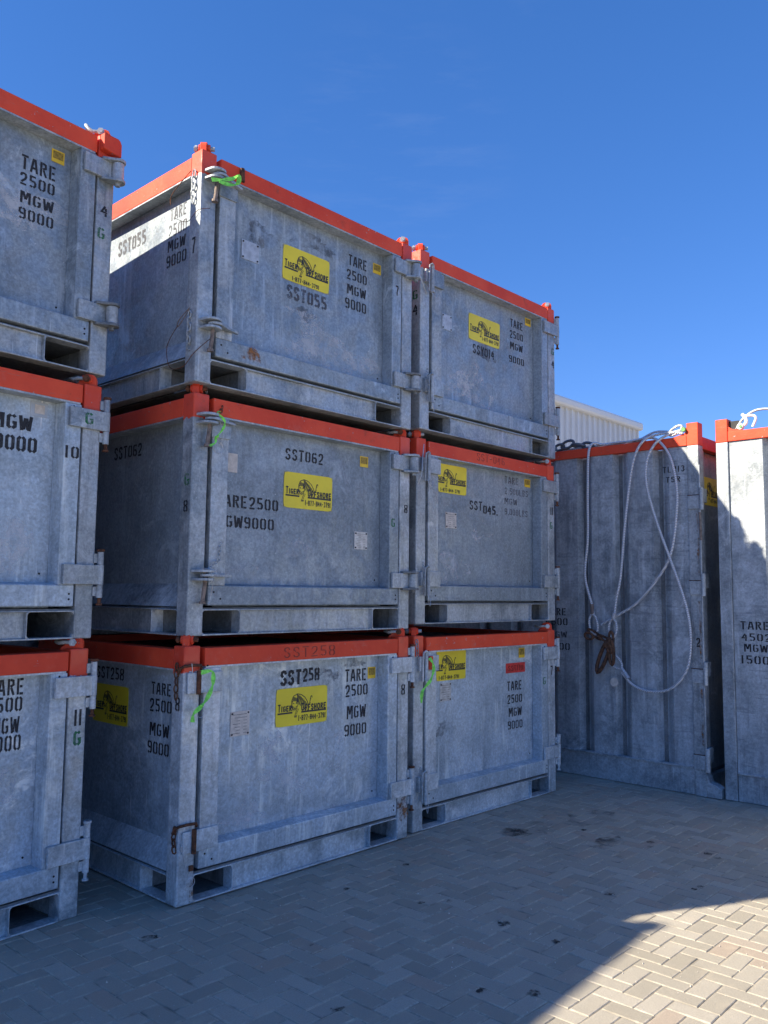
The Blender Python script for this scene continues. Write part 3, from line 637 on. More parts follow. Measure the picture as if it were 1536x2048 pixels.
for s_, b in (('TARE', (1.432, 1.185, 1.645, 1.10)), ('2500', (1.43, 1.082, 1.641, 1.01)), ('MGW', (1.439, .975, 1.638, .905)), ('9000', (1.434, .882, 1.643, .81))): lettering(A2, s_, sh(b, dA), PY)
sticker(A2, sh((1.61, 1.293, 1.69, 1.218), dA), PY); MB().prism([(WA - .11, 1.36), (WA + .012, 1.345), (WA + .012, 1.425), (WA + .002, 1.446), (WA - .012, 1.456), (WA - .11, 1.456)], 'y', -.05, -.0015).build('hinge_hood', PAINT, A2, .006)
lettering(A2, '4', sh((1.886, 1.033, 1.935, .965), dA), FY); lettering(A2, 'G', sh((1.871, .892, 1.92, .82), dA), FY, GREEN)

# ---- a further stack to the left, outside the frame: its top casts the shade edge on the paving
tz = .084
for l in range(3):
    zz = basket((-4.08 - W0 * math.cos(tz), 1.05 - W0 * math.sin(tz), l * PITCH + .001), tz, ('bottom', 'middle', 'top')[l] + ' basket of the far left stack beyond the frame', 'cargo baskets beyond the left frame edge', hinge=1, latch=1)

# ------------------------------------------------------------------ small things tied to the baskets
def ribbon_tie(name, root_loc, rz, pts, wd, label):
    o = empty(name, root_loc, rz); tag(o, label, 'ribbon', 'lime ribbons tied to the latches')
    P = spline(pts, 5); m = MB(); n = len(P); L_ = []
    for i, q in enumerate(P):
        w_ = wd * .72 * (.35 + .65 * abs(math.sin(1.3 + i * .37))); t_ = (P[min(i + 1, n - 1)] - P[max(i - 1, 0)]).normalized(); d = t_.cross(Vector((.68 + .3 * math.sin(i * .6), .73, -.1))).normalized() * w_ * .5
        m.v += [tuple(q - d), tuple(q + d)]
    for i in range(n - 1): m.face(2 * i, 2 * i + 1, 2 * i + 3, 2 * i + 2)
    r = m.build('ribbon_tail', LIME, o); s = r.modifiers.new('thickness', 'SOLIDIFY'); s.thickness = .0012
    k = MB(); c = P[n * 2 // 3]; k.tube([c + Vector((-.012, 0, 0)), c, c + Vector((.012, -.004, .004))], [.005, .009, .004], 6); k.build('knot', LIME, o)
    return o
def at(key, W=W0): return place(key, W)
l2, r2 = at('B2'); ribbon_tie('lime_ribbon', l2, r2, [(.02, -.08, 1.235), (.08, -.10, 1.25), (.15, -.11, 1.28), (.205, -.10, 1.325), (.20, -.10, 1.27), (.13, -.11, 1.235), (.06, -.10, 1.23)], .04, 'lime ribbon looped at the top latch of the upper middle basket')
l1, r1 = at('B1'); ribbon_tie('lime_ribbon', l1, r1, [(.17, -.03, 1.36), (.13, -.06, 1.34), (.165, -.08, 1.30), (.17, -.08, 1.27), (.15, -.08, 1.23), (.11, -.08, 1.18), (.10, -.09, 1.15), (.06, -.09, 1.125)], .022, 'lime ribbon hanging over the top latch of basket SST062')
l0, r0 = at('B0'); ribbon_tie('lime_ribbon', l0, r0, [(.09, -.04, 1.305), (.16, -.05, 1.31), (.165, -.06, 1.26), (.155, -.06, 1.21), (.12, -.06, 1.15), (.08, -.06, 1.11), (.035, -.06, 1.075), (.03, -.06, 1.03)], .036, 'lime ribbon hanging at the top latch of basket SST258')
lc, rc = at('C0'); ribbon_tie('lime_ribbon', lc, rc, [(.125, -.05, 1.29), (.14, -.07, 1.25), (.15, -.07, 1.20), (.12, -.07, 1.13), (.07, -.07, 1.09), (.03, -.06, 1.04), (.02, -.06, .96)], .035, 'lime ribbon hanging between the middle and right stacks at ground-level latch')
# lock wires, chains (parts of the basket they hang from)
wire(B0, [(.03, -.035, 1.36), (.045, -.04, 1.25), (.07, -.04, 1.14), (.075, -.05, 1.10)]); MB().tube(arc((.09, -.05, 1.075), .025, 0, 2 * math.pi, 14, (1, 0, 0), (0, 0, 1))[:-1], .002, 5, closed=True).build('wire_ring', STEEL, B0)
wire(B0, [(-.004, -.01, .42), (.005, -.03, .36), (.0, -.035, .33), (.03, -.04, .22), (.055, -.04, .165)]); MB().tube(arc((.065, -.04, .135), .027, 0, 2 * math.pi, 14, (1, 0, 0), (0, 0, 1))[:-1], .002, 5, closed=True).build('wire_ring', STEEL, B0)
MB().cyl((-.002, -.035, .345), (-.001, -.035, .315), .007, 8).build('wire_ferrule', STEEL, B0)
MB().box(.075, .10, -.012, .0, .185, .215).build('rusty_tab', RUST, B0)
def chain(root, pts, mat=GALV, **k):
    m = MB(); stroke_chain(m, pts, **k); return m.build('chain', mat, root)
chain(B0, [(-.015, .05, 1.36), (-.015, .05, 1.15)], RUST_LINK, link=.045, wl=.014, wire=.005); chain(B0, [(-.012, .02, .44), (-.012, .03, .36), (-.012, .015, .30)], RUST, link=.045, wl=.014, wire=.005)
chain(B2, [(-.012, .06, 1.33), (-.012, .062, 1.12)], link=.05, wl=.016, wire=.0055); chain(B2, [(-.010, .06, .44), (-.010, .062, .20)], link=.045, wl=.015, wire=.005)
wire(B2, [(-.012, .06, .46), (-.02, .16, .40), (-.02, .17, .36), (-.012, .10, .42), (-.012, .06, .45)], .003, RUST_PIN); wire(B2, [(-.02, .17, .37), (-.02, .28, .26), (-.02, .24, .12), (-.02, .10, .10), (-.01, .0, .17), (.09, -.03, .28)], .0025, RUST)
wire(B2, [(-.01, .10, 1.34), (-.02, .28, 1.25), (-.02, .30, 1.18)], .003, RUST); wire(B2, [(-.01, .27, 1.09), (-.01, .12, 1.02), (-.01, .01, 1.06), (.05, -.03, 1.08)], .002, RUST)
wire(B1, [(.17, -.02, 1.34), (.16, -.05, 1.28), (.175, -.06, 1.20), (.16, -.05, 1.15)], .0025); MB().tube(arc((.15, -.05, 1.13), .035, 0, 2 * math.pi, 14, (1, 0, 0), (0, 0, 1))[:-1], .0018, 5, closed=True).build('wire_ring', STEEL, B1)
chain(B1, [(.20, -.01, 1.40), (.19, -.01, 1.36)], RUST_LINK, link=.03, wl=.009, wire=.003); chain(B1, [(.22, -.008, .56), (.20, -.02, .45), (.10, -.06, .40)], GALV, link=.03, wl=.009, wire=.003)
wire(B1, [(.10, -.07, .40), (.12, -.08, .33), (.11, -.07, .22), (.10, -.07, .19)], .002); wire(B1, [(.06, -.07, .40), (.14, -.08, .38), (.09, -.08, .30)], .002)
for q in (C0, C1, C2):
    chain(q, [(.05, -.03, .48), (.06, -.04, .38), (.04, -.05, .30)], GALV, link=.03, wl=.01, wire=.003)
    wire(q, [(.10, -.05, .27), (.07, -.07, .20), (.10, -.06, .14), (.12, -.05, .2)], .002)
    wire(q, [(.105, -.05, 1.15), (.07, -.06, 1.10), (.12, -.06, 1.07), (.14, -.05, 1.12)], .002)
wire(C1, [(.04, -.04, 1.40), (.01, -.05, 1.25), (.0, -.05, 1.15), (-.02, -.03, 1.08)], .0035); chain(C0, [(.01, -.02, 1.43), (.01, -.03, 1.30)], GALV, link=.04, wl=.012, wire=.004)
wire(B2, [(W0 - .01, -.09, 1.19), (W0 + .03, -.09, 1.13), (W0 + .1, -.06, 1.09)], .003)
MB().cyl((.155, -.032, 1.20), (.155, -.032, 1.30), .022, 10).build('red_barrel', PAINT, C0)
# rust blot under the latch of the top middle basket, rust ring on the post of the bottom one
def blot(root, cx, cz, rx, rz_, y, mat, seed=1, name='rust_stain', streak=.0):
    r_ = random.Random(seed); m = MB(); n = 28; pts = []; K = 6 if max(rx, rz_) > .09 else 2
    for k in range(n):
        a = 2 * math.pi * k / n; q = 1 + .25 * math.sin(3 * a + seed) + .2 * r_.uniform(-1, 1); pts.append((cx + rx * q * math.cos(a), y, cz + rz_ * q * math.sin(a) - (streak * r_.random() if math.sin(a) < 0 else 0)))
    m.v = [(cx, y, cz)]
    for t in range(1, K + 1): m.v += [(cx + (p[0] - cx) * t / K, y, cz + (p[2] - cz) * t / K) for p in pts]
    for k in range(n): m.face(0, 1 + k, 1 + (k + 1) % n)
    for t in range(K - 1):
        for k in range(n): a, b = 1 + t * n, 1 + (t + 1) * n; m.face(a + k, b + k, b + (k + 1) % n, a + (k + 1) % n)
    o = drape(m, root).build(name, mat, root); return o
def mat_blot(name, c, dens, sc=26):
    N = NT(name); N.col(c); N.rough(.85); P = N.pos(); ob = N.n('ShaderNodeTexCoord')
    f = N.noise(P, sc, 6, .7, .38, .62); g = N.noise(N.pos(), sc * .3, 3, .5, .35, .6)
    a = N.math('MULTIPLY', N.math('MULTIPLY', f, g), dens); tr = N.n('ShaderNodeBsdfTransparent'); ms = N.n('ShaderNodeMixShader')
    N.l(a, ms.inputs[0]); N.l(tr.outputs[0], ms.inputs[1]); N.l(N.b.outputs[0], ms.inputs[2]); N.l(ms.outputs[0], N.out.inputs[0]); return N.m
RB = mat_blot('rust_bloom', (.33, .14, .045), .9); RB2 = mat_blot('rust_bloom_dark', (.16, .05, .02), .95); OXW = mat_blot('white_oxide', (.66, .69, .74), .6, 14); DKW = mat_blot('dark_overspray', (.10, .11, .13), .5, 14)
blot(B2, .42, .262, .07, .035, -.0034, RB, 3, streak=.03); blot(B2, .42, .268, .035, .03, -.0040, RB, 5, streak=.03)
blot(B0, W0 - PW / 2, .27, .05, .05, -.0012, RB2, 4, streak=.06); blot(B0, W0 - PW / 2, .20, .045, .05, -.0018, RB, 8, streak=.05)
blot(B0, .118 - .02, .1, .014, .09, -.0012, RB, 9)
for q, cx, cz, rx, rz_, mt, sd_ in ((B2, 1.15, .45, .4, .14, OXW, 2), (B2, .95, .62, .18, .09, OXW, 6), (B2, .98, .68, .10, .05, DKW, 7), (B2, .55, 1.1, .13, .08, DKW, 8), (B2, 1.0, 1.2, .2, .06, DKW, 9), (B1, .95, .55, .12, .06, OXW, 3), (B1, .45, .38, .14, .05, OXW, 5), (B0, .95, .55, .32, .10, OXW, 1), (B0, .55, .4, .15, .07, OXW, 4), (B0, .75, .78, .10, .09, OXW, 11), (B0, 1.35, .7, .05, .14, OXW, 12), (B0, .98, 1.225, .20, .045, DKW, 13), (B0, 1.25, 1.20, .08, .05, DKW, 14), (B0, 1.48, 1.28, .10, .03, DKW, 15), (C1, .95, .78, .13, .10, OXW, 2), (C1, .55, .45, .2, .12, OXW, 8), (C2, .75, .5, .35, .16, OXW, 4), (C2, 1.2, .95, .12, .1, DKW, 6), (C2, .95, .85, .19, .08, DKW, 16), (C0, .5, .7, .12, .06, DKW, 3), (A0, 1.25, .8, .2, .15, OXW, 3), (A1, 1.3, .5, .15, .2, OXW, 6), (A2, 1.3, .9, .3, .12, OXW, 7), (A0, 1.35, .4, .14, .04, OXW, 17)):
    blot(q, cx, cz, rx, rz_, INS - .0013, mt, sd_, 'oxide_patch' if mt is OXW else 'overspray_patch')

# ------------------------------------------------------------------ tall cargo containers on the right
def tall_container(loc, W, Dp, ridges, label, top=3.405, eave=3.285, group=None, lower=.24, deep=.085):
    """long side faces -x (runs along -y from the origin corner upward), end faces -y"""
    R = empty('tall_cargo_container', loc); tag(R, label, 'shipping container', group)
    L_ = W; pw = .108
    for y in (0, L_ - pw): 
        for x in (0, Dp - pw): MB().box(x, x + pw, y, y + pw, 0.004, 3.19).build('corner_post', GALV, R, .006)
        for x in (0, Dp - pw): MB().box(x - .001, x + pw + .001, y - .001, y + pw + .001, 3.191, top).build('post_head', PAINT, R, .006)
    for x0, x1 in ((.002, .10), (Dp - .10, Dp - .002)): MB().box(x0, x1, pw + .003, L_ - pw - .003, 3.195, eave).build('top_rail', PAINT, R, .004)
    for y0, y1 in ((.01, .10), (L_ - .10, L_ - .01)): MB().box(pw + .003, Dp - pw - .003, y0, y1, 3.17, eave).build('top_rail', PAINT, R, .004)
    # gusset against the head
    for y, s_ in ((pw + .002, 1), (L_ - pw - .002, -1)): MB().prism([(y, eave + .001), (y + s_ * .14, eave + .001), (y + s_ * .035, eave + .022), (y, eave + .05)], 'x', .012, .07).build('rail_gusset', PAINT, R)
    # corrugated side sheet
    prof = []; y = pw + .003; prof.append((y, 0))
    for rc in sorted(ridges):
        prof += [(rc - .12, 0), (rc - .09, deep * .25), (rc - .04, deep * .85), (rc - .015, deep), (rc + .015, deep), (rc + .045, 0)]
    prof.append((L_ - pw - .003, 0)); m = MB(); x0 = .02
    for z in (lower, 3.194): m.v += [(x0 + d, y, z) for y, d in prof]
    n = len(prof)
    for i in range(n - 1): m.face(i, n + i, n + i + 1, i + 1)
    m.build('corrugated_side', GALV_CORR, R)
    MB().box(.018, .05, pw + .003, L_ - pw - .003, .004, lower - .004).build('bottom_rail', GALV, R, .004); MB().box(.0, .06, pw + .003, L_ - pw - .003, lower - .003, lower + .012).build('rail_flange', GALV, R, .002)
    MB().box(.10, Dp - .08, .08, L_ - .08, .1, 3.18).build('inner_body', GALV_DARK, R)
    # end face: doors
    D = MB().box(.15, Dp - .15, .075, .079, .2, 3.16).build('end_door', GALV_PANEL, R)
    MB().box(.118, .20, .03, .074, .18, 3.165).build('door_stile', GALV, D, .006); MB().box(.118, Dp - .118, .012, .07, .02, .17).build('bottom_rail', GALV, R)
    return R
GALV_CORR = None
def mat_corr():
    N = NT('weathered_galvanized_sheet'); c, r = galv_color(N, 1.24, 1.0)
    sx = N.pos((1, 3.0, 34)); f = N.noise(sx, 1.1, 5, .7, .52, .66); g = N.noise(N.pos(), 1.3, 3, .5, .42, .62)
    c = N.mix(N.math('MULTIPLY', N.math('MULTIPLY', f, g), .55), c, (.15, .17, .195))
    b = N.noise(N.pos((1, 4.5, .7)), 1.0, 5, .6, .45, .7); c = N.mix(N.math('MULTIPLY', b, .5), c, (.24, .27, .31))
    N.col(c); N.rough(r, .15); return N.m
GALV_CORR = mat_corr()
DXY = (4.796, -1.075, 0); EL_ = 3.6
rD = [1.075 - .66, 1.075 - .24, 1.075 + .16, 1.075 + .57, 1.075 + .98, 1.075 + 1.39]
TD = tall_container(DXY, EL_, 2.3, rD, 'tall corrugated container with wire rope slings hanging down its side, right of the basket stacks')
EW = 3.6
TE = tall_container((4.831, -1.225 - EW, 0), EW, 2.3, [EW - .45 - .41 * k for k in range(8)], 'tall container at right frame edge, its upper side brightly sunlit', deep=.06)
TB = tall_container((-2.7, 2.02, 0), 2.4, 7.0, [.4 + .4 * k for k in range(5)], 'unseen tall container added behind the basket stacks to darken the gaps')  # added out of view, blocks light from behind so the stack gaps darken
# D corner hinges, foot, pin line
def hinge_block(R, z, side=True):
    s_ = MB().box(-.014, -.001, .0, .105, z - .062, z + .062).build('hinge_plate', GALV, R, .002)
    b = MB().tube([(-.012, -.022, z - .075), (-.012, -.022, z + .13)], .021, 12); b.build('hinge_knuckle', GALV, s_, smooth=True)
    MB().box(-.002, .12, -.022, -.004, z + .0, z + .13).build('hinge_strap', GALV, R, .002)
    MB().box(-.006, .04, -.006, .112, z + .064, z + .07).build('rust_edge', RUST, s_)
for z in (2.655, 1.865, 1.065, .30): hinge_block(TD, z)
MB().prism([(-.13, .004), (-.13, .085), (-.085, .115), (-.03, .13), (0, .20), (.0, .004)], 'x', .0, .11).build('corner_foot', GALV, TD, .006)
MB().tube([(-.012, -.005, 2.56), (-.012, -.01, 2.3)], .012, 8).build('hinge_rod', RUST_PIN, TD)
MB().tube([(-.012, -.008, .4), (-.012, -.008, 3.0)], .008, 8).build('hinge_rod', GALV, TD)
for z0, z1, k in ((2.0, 2.55, 1), (1.15, 1.75, 2), (.45, .95, 3)):
    m = MB(); n = 10; m.v = []
    for i in range(n):
        z = z0 + (z1 - z0) * i / (n - 1); wv = .018 + .006 * math.sin(i * 2.1 + k); m.v += [(-.0012, .012 + .004 * math.sin(i), z), (-.0012, .012 + wv, z)]
    for i in range(n - 1): m.face(2 * i, 2 * i + 1, 2 * i + 3, 2 * i + 2)
    m.build('rust_streak', RB, TD)
Dl = lambda y, z: (y + 1.075, z)
def dtext(root, s, y0, zt, y1, zb, oy, mat=INK, x=.0185, wd=.14): lettering(root, s, (y0 - oy, zt, y1 - oy, zb), ('x', x), mat, wd)
oy = -1.075
dtext(TD, 'TLR13', -.719, 3.015, -.935, 2.955, oy, INK, .0185); dtext(TD, 'TSR', -.747, 2.915, -.891, 2.86, oy)
dtext(TD, 'TARE', .59, 1.652, .345, 1.578, oy); dtext(TD, '4500', .59, 1.552, .33, 1.475, oy); dtext(TD, 'MGW', .56, 1.415, .34, 1.35, oy, INK_FADE); dtext(TD, '15000', .62, 1.3, .307, 1.225, oy)
dtext(TD, '2', -1.012, 1.412, -1.05, 1.33, oy, INK, -.0012, .17)
oy = -1.225 - EW
dtext(TE, 'TARE', -1.39, 1.572, -1.64, 1.50, oy); dtext(TE, '4502', -1.40, 1.468, -1.65, 1.40, oy); dtext(TE, 'MGW', -1.418, 1.375, -1.62, 1.305, oy); dtext(TE, '15000', -1.385, 1.275, -1.70, 1.20, oy)
# yellow sign on the end door of container D
sign(TD, (.235, 2.93, .68, 2.66), ('y', .0735))
# E: white plastic fittings, cable
wire(TE, [(.05, EW - .17, 3.31), (.05, EW - .24, 3.40), (.05, EW - .36, 3.46), (.06, EW - .52, 3.44), (.08, EW - .7, 3.34), (.1, EW - .85, 3.30)], .011, ROPE, 'rope_loop')
MB().box(.04, .09, EW - .20, EW - .112, 3.30, 3.385).build('dark_lug', DARK, TE, .004)
MB().cyl((.02, EW - .215, 3.325), (.06, EW - .215, 3.325), .028, 14).build('shackle_collar', WTAG, TE, smooth=True); MB().cyl((.012, EW - .222, 3.323), (.02, EW - .222, 3.323), .014, 8).build('green_nut', LGRN, TE)
MB().tube(spline([(.03, EW - .235, 3.435), (.03, EW - .26, 3.40), (.03, EW - .27, 3.36), (.03, EW - .25, 3.33)]), .016, 10).build('white_sleeve', WTAG, TE, smooth=True)
MB().tube(spline([(.03, EW - .26, 3.415), (.035, EW - .33, 3.41), (.04, EW - .35, 3.38), (.04, EW - .32, 3.31)]), .012, 10).build('white_sleeve', WTAG, TE, smooth=True)

# ---- wire rope sling hanging on container D (a thing of its own)
SL = empty('wire_rope_sling', (4.72, -.3, 1.4)); tag(SL, 'grey wire rope sling with rusty master link hanging over the side of the tall container', 'sling')
def rope(pts, r=.0125, x0=4.745):
    P = [((q[2] if len(q) > 2 else x0) - 4.72, q[0] + .3, q[1] - 1.4) for q in pts]; sp = spline(P, 8)
    m = MB().tube(sp, r, 10); return m.build('rope_leg', ROPE_TW, SL, smooth=True)
def mat_rope():
    N = NT('twisted_wire_rope'); N.rough(.5, .3); P = N.pos(jitter=False); wv = N.n('ShaderNodeTexWave'); wv.inputs['Scale'].default_value = 28; wv.bands_direction = 'DIAGONAL'; N.l(P, wv.inputs['Vector'])
    c = N.mix(wv.outputs['Fac'], (.42, .45, .50), (.74, .77, .82)); N.col(c); N.bump(wv.outputs['Fac'], .004, .8); return N.m
ROPE_TW = mat_rope()
rope([(-.30, 3.305, 4.90), (-.074, 3.31, 4.84), (-.008, 3.325, 4.79), (.027, 3.227), (.044, 2.805), (.05, 2.355), (.085, 1.983), (.015, 1.70), (-.004, 1.60)])
rope([(-.93, 3.315, 4.80), (-.80, 3.335, 4.79), (-.66, 3.325, 4.78), (-.573, 3.294, 4.765), (-.495, 3.19), (-.429, 2.974), (-.357, 2.485), (-.302, 1.981), (-.251, 1.747), (-.222, 1.55)])
rope([(-.90, 3.345, 4.80), (-.797, 3.317, 4.78), (-.677, 3.238, 4.755), (-.599, 3.074), (-.594, 2.83), (-.691, 2.469), (-.8, 2.157), (-.907, 1.85), (-.971, 1.60), (-.986, 1.38), (-.955, 1.152), (-.859, .997), (-.729, .913), (-.554, .898), (-.406, .948), (-.301, 1.052)], x0=4.735)
rope([(-.35, 3.31, 4.86), (-.604, 3.31, 4.80), (-.722, 3.247, 4.768), (-.821, 3.094), (-.874, 2.85), (-.875, 2.599), (-.816, 2.212), (-.695, 1.978), (-.466, 1.725), (-.263, 1.60), (-.08, 1.50)], x0=4.757)
rope([(.42, 3.30, 4.85), (.1, 3.305, 4.86), (-.25, 3.315, 4.86), (-.5, 3.30, 4.86)], .011)
rope([(-.45, 3.30, 4.85), (-.62, 3.365, 4.84), (-.75, 3.36, 4.84), (-.86, 3.325, 4.83)], .011)
def slob(y0, z0, y1, z1, w_, r, mat, name, x=4.735, n=16):
    """oval link between two points in the side plane"""
    a, b = Vector((x - 4.72, y0 + .3, z0 - 1.4)), Vector((x - 4.72, y1 + .3, z1 - 1.4)); d = (b - a); L2 = d.length / 2; d.normalize(); c = (a + b) / 2; p = Vector((0, -d.z, d.y))
    pts = [c + d * (math.cos(2 * math.pi * k / n) * L2) + p * (math.sin(2 * math.pi * k / n) * w_ * (1 if abs(math.cos(2 * math.pi * k / n)) < .8 else .85)) for k in range(n)]
    return MB().tube(pts, r, 9, closed=True).build(name, mat, SL, smooth=True)
# thimbles, ferrules, links, tag
slob(.005, 1.60, -.02, 1.40, .045, .011, ROPE_TW, 'thimble_eye'); slob(-.222, 1.56, -.214, 1.38, .042, .011, ROPE_TW, 'thimble_eye', 4.73); slob(-.185, 1.215, -.30, 1.09, .045, .011, ROPE_TW, 'thimble_eye', 4.73)
slob(.05, 1.45, -.10, 1.36, .022, .012, RUST_LINK, 'chain_link', 4.728); slob(-.06, 1.40, -.21, 1.33, .018, .011, RUST_LINK, 'chain_link', 4.718)
slob(-.20, 1.44, -.21, 1.33, .02, .012, RUST_LINK, 'chain_link', 4.722); slob(-.195, 1.37, -.055, 1.035, .036, .019, RUST_LINK, 'master_link', 4.712); slob(-.205, 1.36, -.22, 1.12, .026, .016, RUST_LINK, 'chain_link', 4.70); slob(-.17, 1.33, -.215, 1.24, .022, .015, RUST_LINK, 'chain_link', 4.69); slob(.07, 1.40, -.02, 1.375, .03, .013, RUST_LINK, 'chain_link', 4.70)
m = MB().tube([(.013, .3 - .235 + .0, 1.70 - 1.4 - .08), (.013, .3 - .222, 1.56 - 1.4)], .019, 10); m.build('ferrule', ROPE, SL, smooth=True)
m = MB().tube([(.02, .3 + .012, 1.70 - 1.4), (.02, .3 + .004, 1.60 - 1.4)], .017, 10); m.build('ferrule', RUST_PIN, SL, smooth=True)
m = MB().tube([(.012, .3 - .30, 1.10 - 1.4), (.012, .3 - .37, 1.0 - 1.4)], [.014, .021], 10); m.build('ferrule', ROPE, SL, smooth=True)
m = MB().tube([(.006, .3 - .225, .955 - 1.4), (.010, .3 - .225, .955 - 1.4)], .042, 20); m.build('round_tag', PAPER, SL)
# upper fittings: eye and shackle near the orange head
slob(-.80, 3.315, -.925, 3.385, .03, .012, ROPE_TW, 'thimble_eye', 4.80); MB().cyl((4.76 - 4.72, .3 - .95, 3.345 - 1.4), (4.80 - 4.72, .3 - .95, 3.345 - 1.4), .022, 6).build('green_nut', LGRN, SL)
MB().tube([(4.80 - 4.72, .3 - .92, 3.35 - 1.4), (4.80 - 4.72, .3 - .965, 3.345 - 1.4)], .02, 10).build('shackle_pin', GALV, SL, smooth=True)
# chain lying on the container rim at left
CHN = empty('lifting_chain', (4.85, .3, 3.30)); tag(CHN, 'dark heavy chain lying on the rim of the tall container beside the basket stack', 'chain')
def clink(a, b, w_, tilt, r=.014):
    a, b = Vector(a), Vector(b); d = (b - a); L2 = d.length / 2; d.normalize(); c = (a + b) / 2; p = d.cross(Vector((1, 0, 0))).normalized(); q = d.cross(p); s_ = p * math.cos(tilt) + q * math.sin(tilt)
    MB().tube([c + d * (math.cos(k * math.pi / 7) * L2) + s_ * (math.sin(k * math.pi / 7) * w_) for k in range(14)], r, 8, closed=True).build('chain_link', CHMAT, CHN, smooth=True)
CHMAT = simple('dark_chain_steel', (.12, .14, .17), .5, .3)
clink((-.02, .17, .02), (-.02, .06, .045), .03, .3); clink((-.02, .09, .035), (-.03, -.06, .07), .035, .1, .015); clink((-.02, -.03, .04), (0, -.17, .02), .03, 1.2, .015); clink((0, -.14, .03), (0, -.27, .01), .03, .2, .015)
MB().cyl((-.05, .20, .02), (-.05, .14, .02), .03, 12).build('shackle_body', CHMAT, CHN, smooth=True)

# ------------------------------------------------------------------ warehouse behind
WH = empty('warehouse', (24, 16, 0)); tag(WH, 'white corrugated metal warehouse behind the containers', 'building')
x0, x1 = 0, 14.5; m = MB(); pr = []
x = x0
while x < x1 - .3: pr += [(x, 0), (x + .40, 0), (x + .42, .11), (x + .50, .11), (x + .52, 0)]; x += .52
pr.append((x1, 0)); n = len(pr)
for z in (0, 10.55): m.v += [(px, -d, z) for px, d in pr]
for i in range(n - 1): m.face(i, i + 1, n + i + 1, n + i)
m.build('wall', WHITE, WH)
MB().box(x1 - .1, x1, .01, 18, 0, 10.55).build('wall', WHITE, WH); MB().box(x0 - .15, x1 + .25, -.30, .3, 10.5, 10.93).build('eave_trim', TRIM, WH, .12)
MB().prism([(.0, 10.6), (9, 10.85), (18, 10.6), (18, 10.5), (0, 10.5)], 'x', x0, x1 + .1).build('roof', WHITE, WH)

# ------------------------------------------------------------------ ground and block paving
def mat_ground():
    N = NT('joint_sand'); P = N.pos(jitter=False); f = N.noise(P, 30, 5, .7, .3, .7); g = N.noise(P, 1.1, 4, .6, .35, .65)
    c = N.mix(f, (.42, .38, .29), (.58, .53, .41)); c = N.mix(g, c, (.22, .20, .16)); N.col(c); N.rough(.95); N.bump(N.noise(P, 300, 3), .002, .6); return N.m
def mat_paver():
    N = NT('concrete_paver'); oi = N.n('ShaderNodeObjectInfo'); ge = N.n('ShaderNodeNewGeometry'); P = N.pos(jitter=False)
    rv = N.math('FRACT', N.math('ADD', N.math('MULTIPLY', oi.outputs['Random'], 7.3), ge.outputs['Random Per Island']), 0)
    c = N.mix(N.rng(rv, 0, 1, 0, 1, False), (.315, .295, .245), (.44, .415, .355))
    c = N.mix(N.math('MULTIPLY', N.rng(rv, .62, .66), N.rng(rv, .74, .70)), c, (.40, .325, .26))
    big = N.noise(P, .9, 5, .6, .3, .7); c = N.mix(N.math('MULTIPLY', big, .4), c, (.30, .275, .215))
    fine = N.noise(P, 130, 4, .7, .3, .7); c = N.mix(N.math('MULTIPLY', fine, .35), c, (.22, .20, .16))
    agg = N.noise(P, 75, 2, .5, .70, .74); c = N.mix(N.math('MULTIPLY', agg, .55), c, (.42, .40, .36))
    dk = N.noise(P, 16, 5, .7, .66, .78); c = N.mix(N.math('MULTIPLY', dk, .5), c, (.09, .087, .085))
    sand = N.noise(P, 5, 5, .65, .55, .75); c = N.mix(N.math('MULTIPLY', sand, .35), c, (.50, .44, .33))
    at_ = N.n('ShaderNodeAttribute'); at_.attribute_name = 'edge'
    ef = N.math('MULTIPLY', at_.outputs['Fac'], N.noise(P, 28, 5, .7, .42, .62)); ef = N.math('MULTIPLY', ef, N.noise(P, 2.2, 3, .5, .35, .6, .35, 1.))
    c = N.mix(N.math('MULTIPLY', ef, .6), c, (.56, .51, .41))
    ed2 = N.math('MULTIPLY', at_.outputs['Fac'], N.noise(P, 7, 5, .7, .52, .66)); c = N.mix(N.math('MULTIPLY', ed2, .6), c, (.12, .115, .10))
    N.col(c); N.rough(.88); N.bump(N.math('ADD', N.noise(P, 120, 4, .7), N.noise(P, 16, 3, .6)), .004, .55); return N.m
PAV = mat_paver(); SAND = mat_ground()
gm = mat_ground(); 
g = MB().box(-400, 400, -400, 400, -.5, -.030).build('ground', SAND); tag(g, kind='structure')
yard = MB().box(-9, 12, -8, 10, -.029, -.0036).build('paved_yard', SAND); tag(yard, kind='structure')
UNIT = .1003; TH = .02
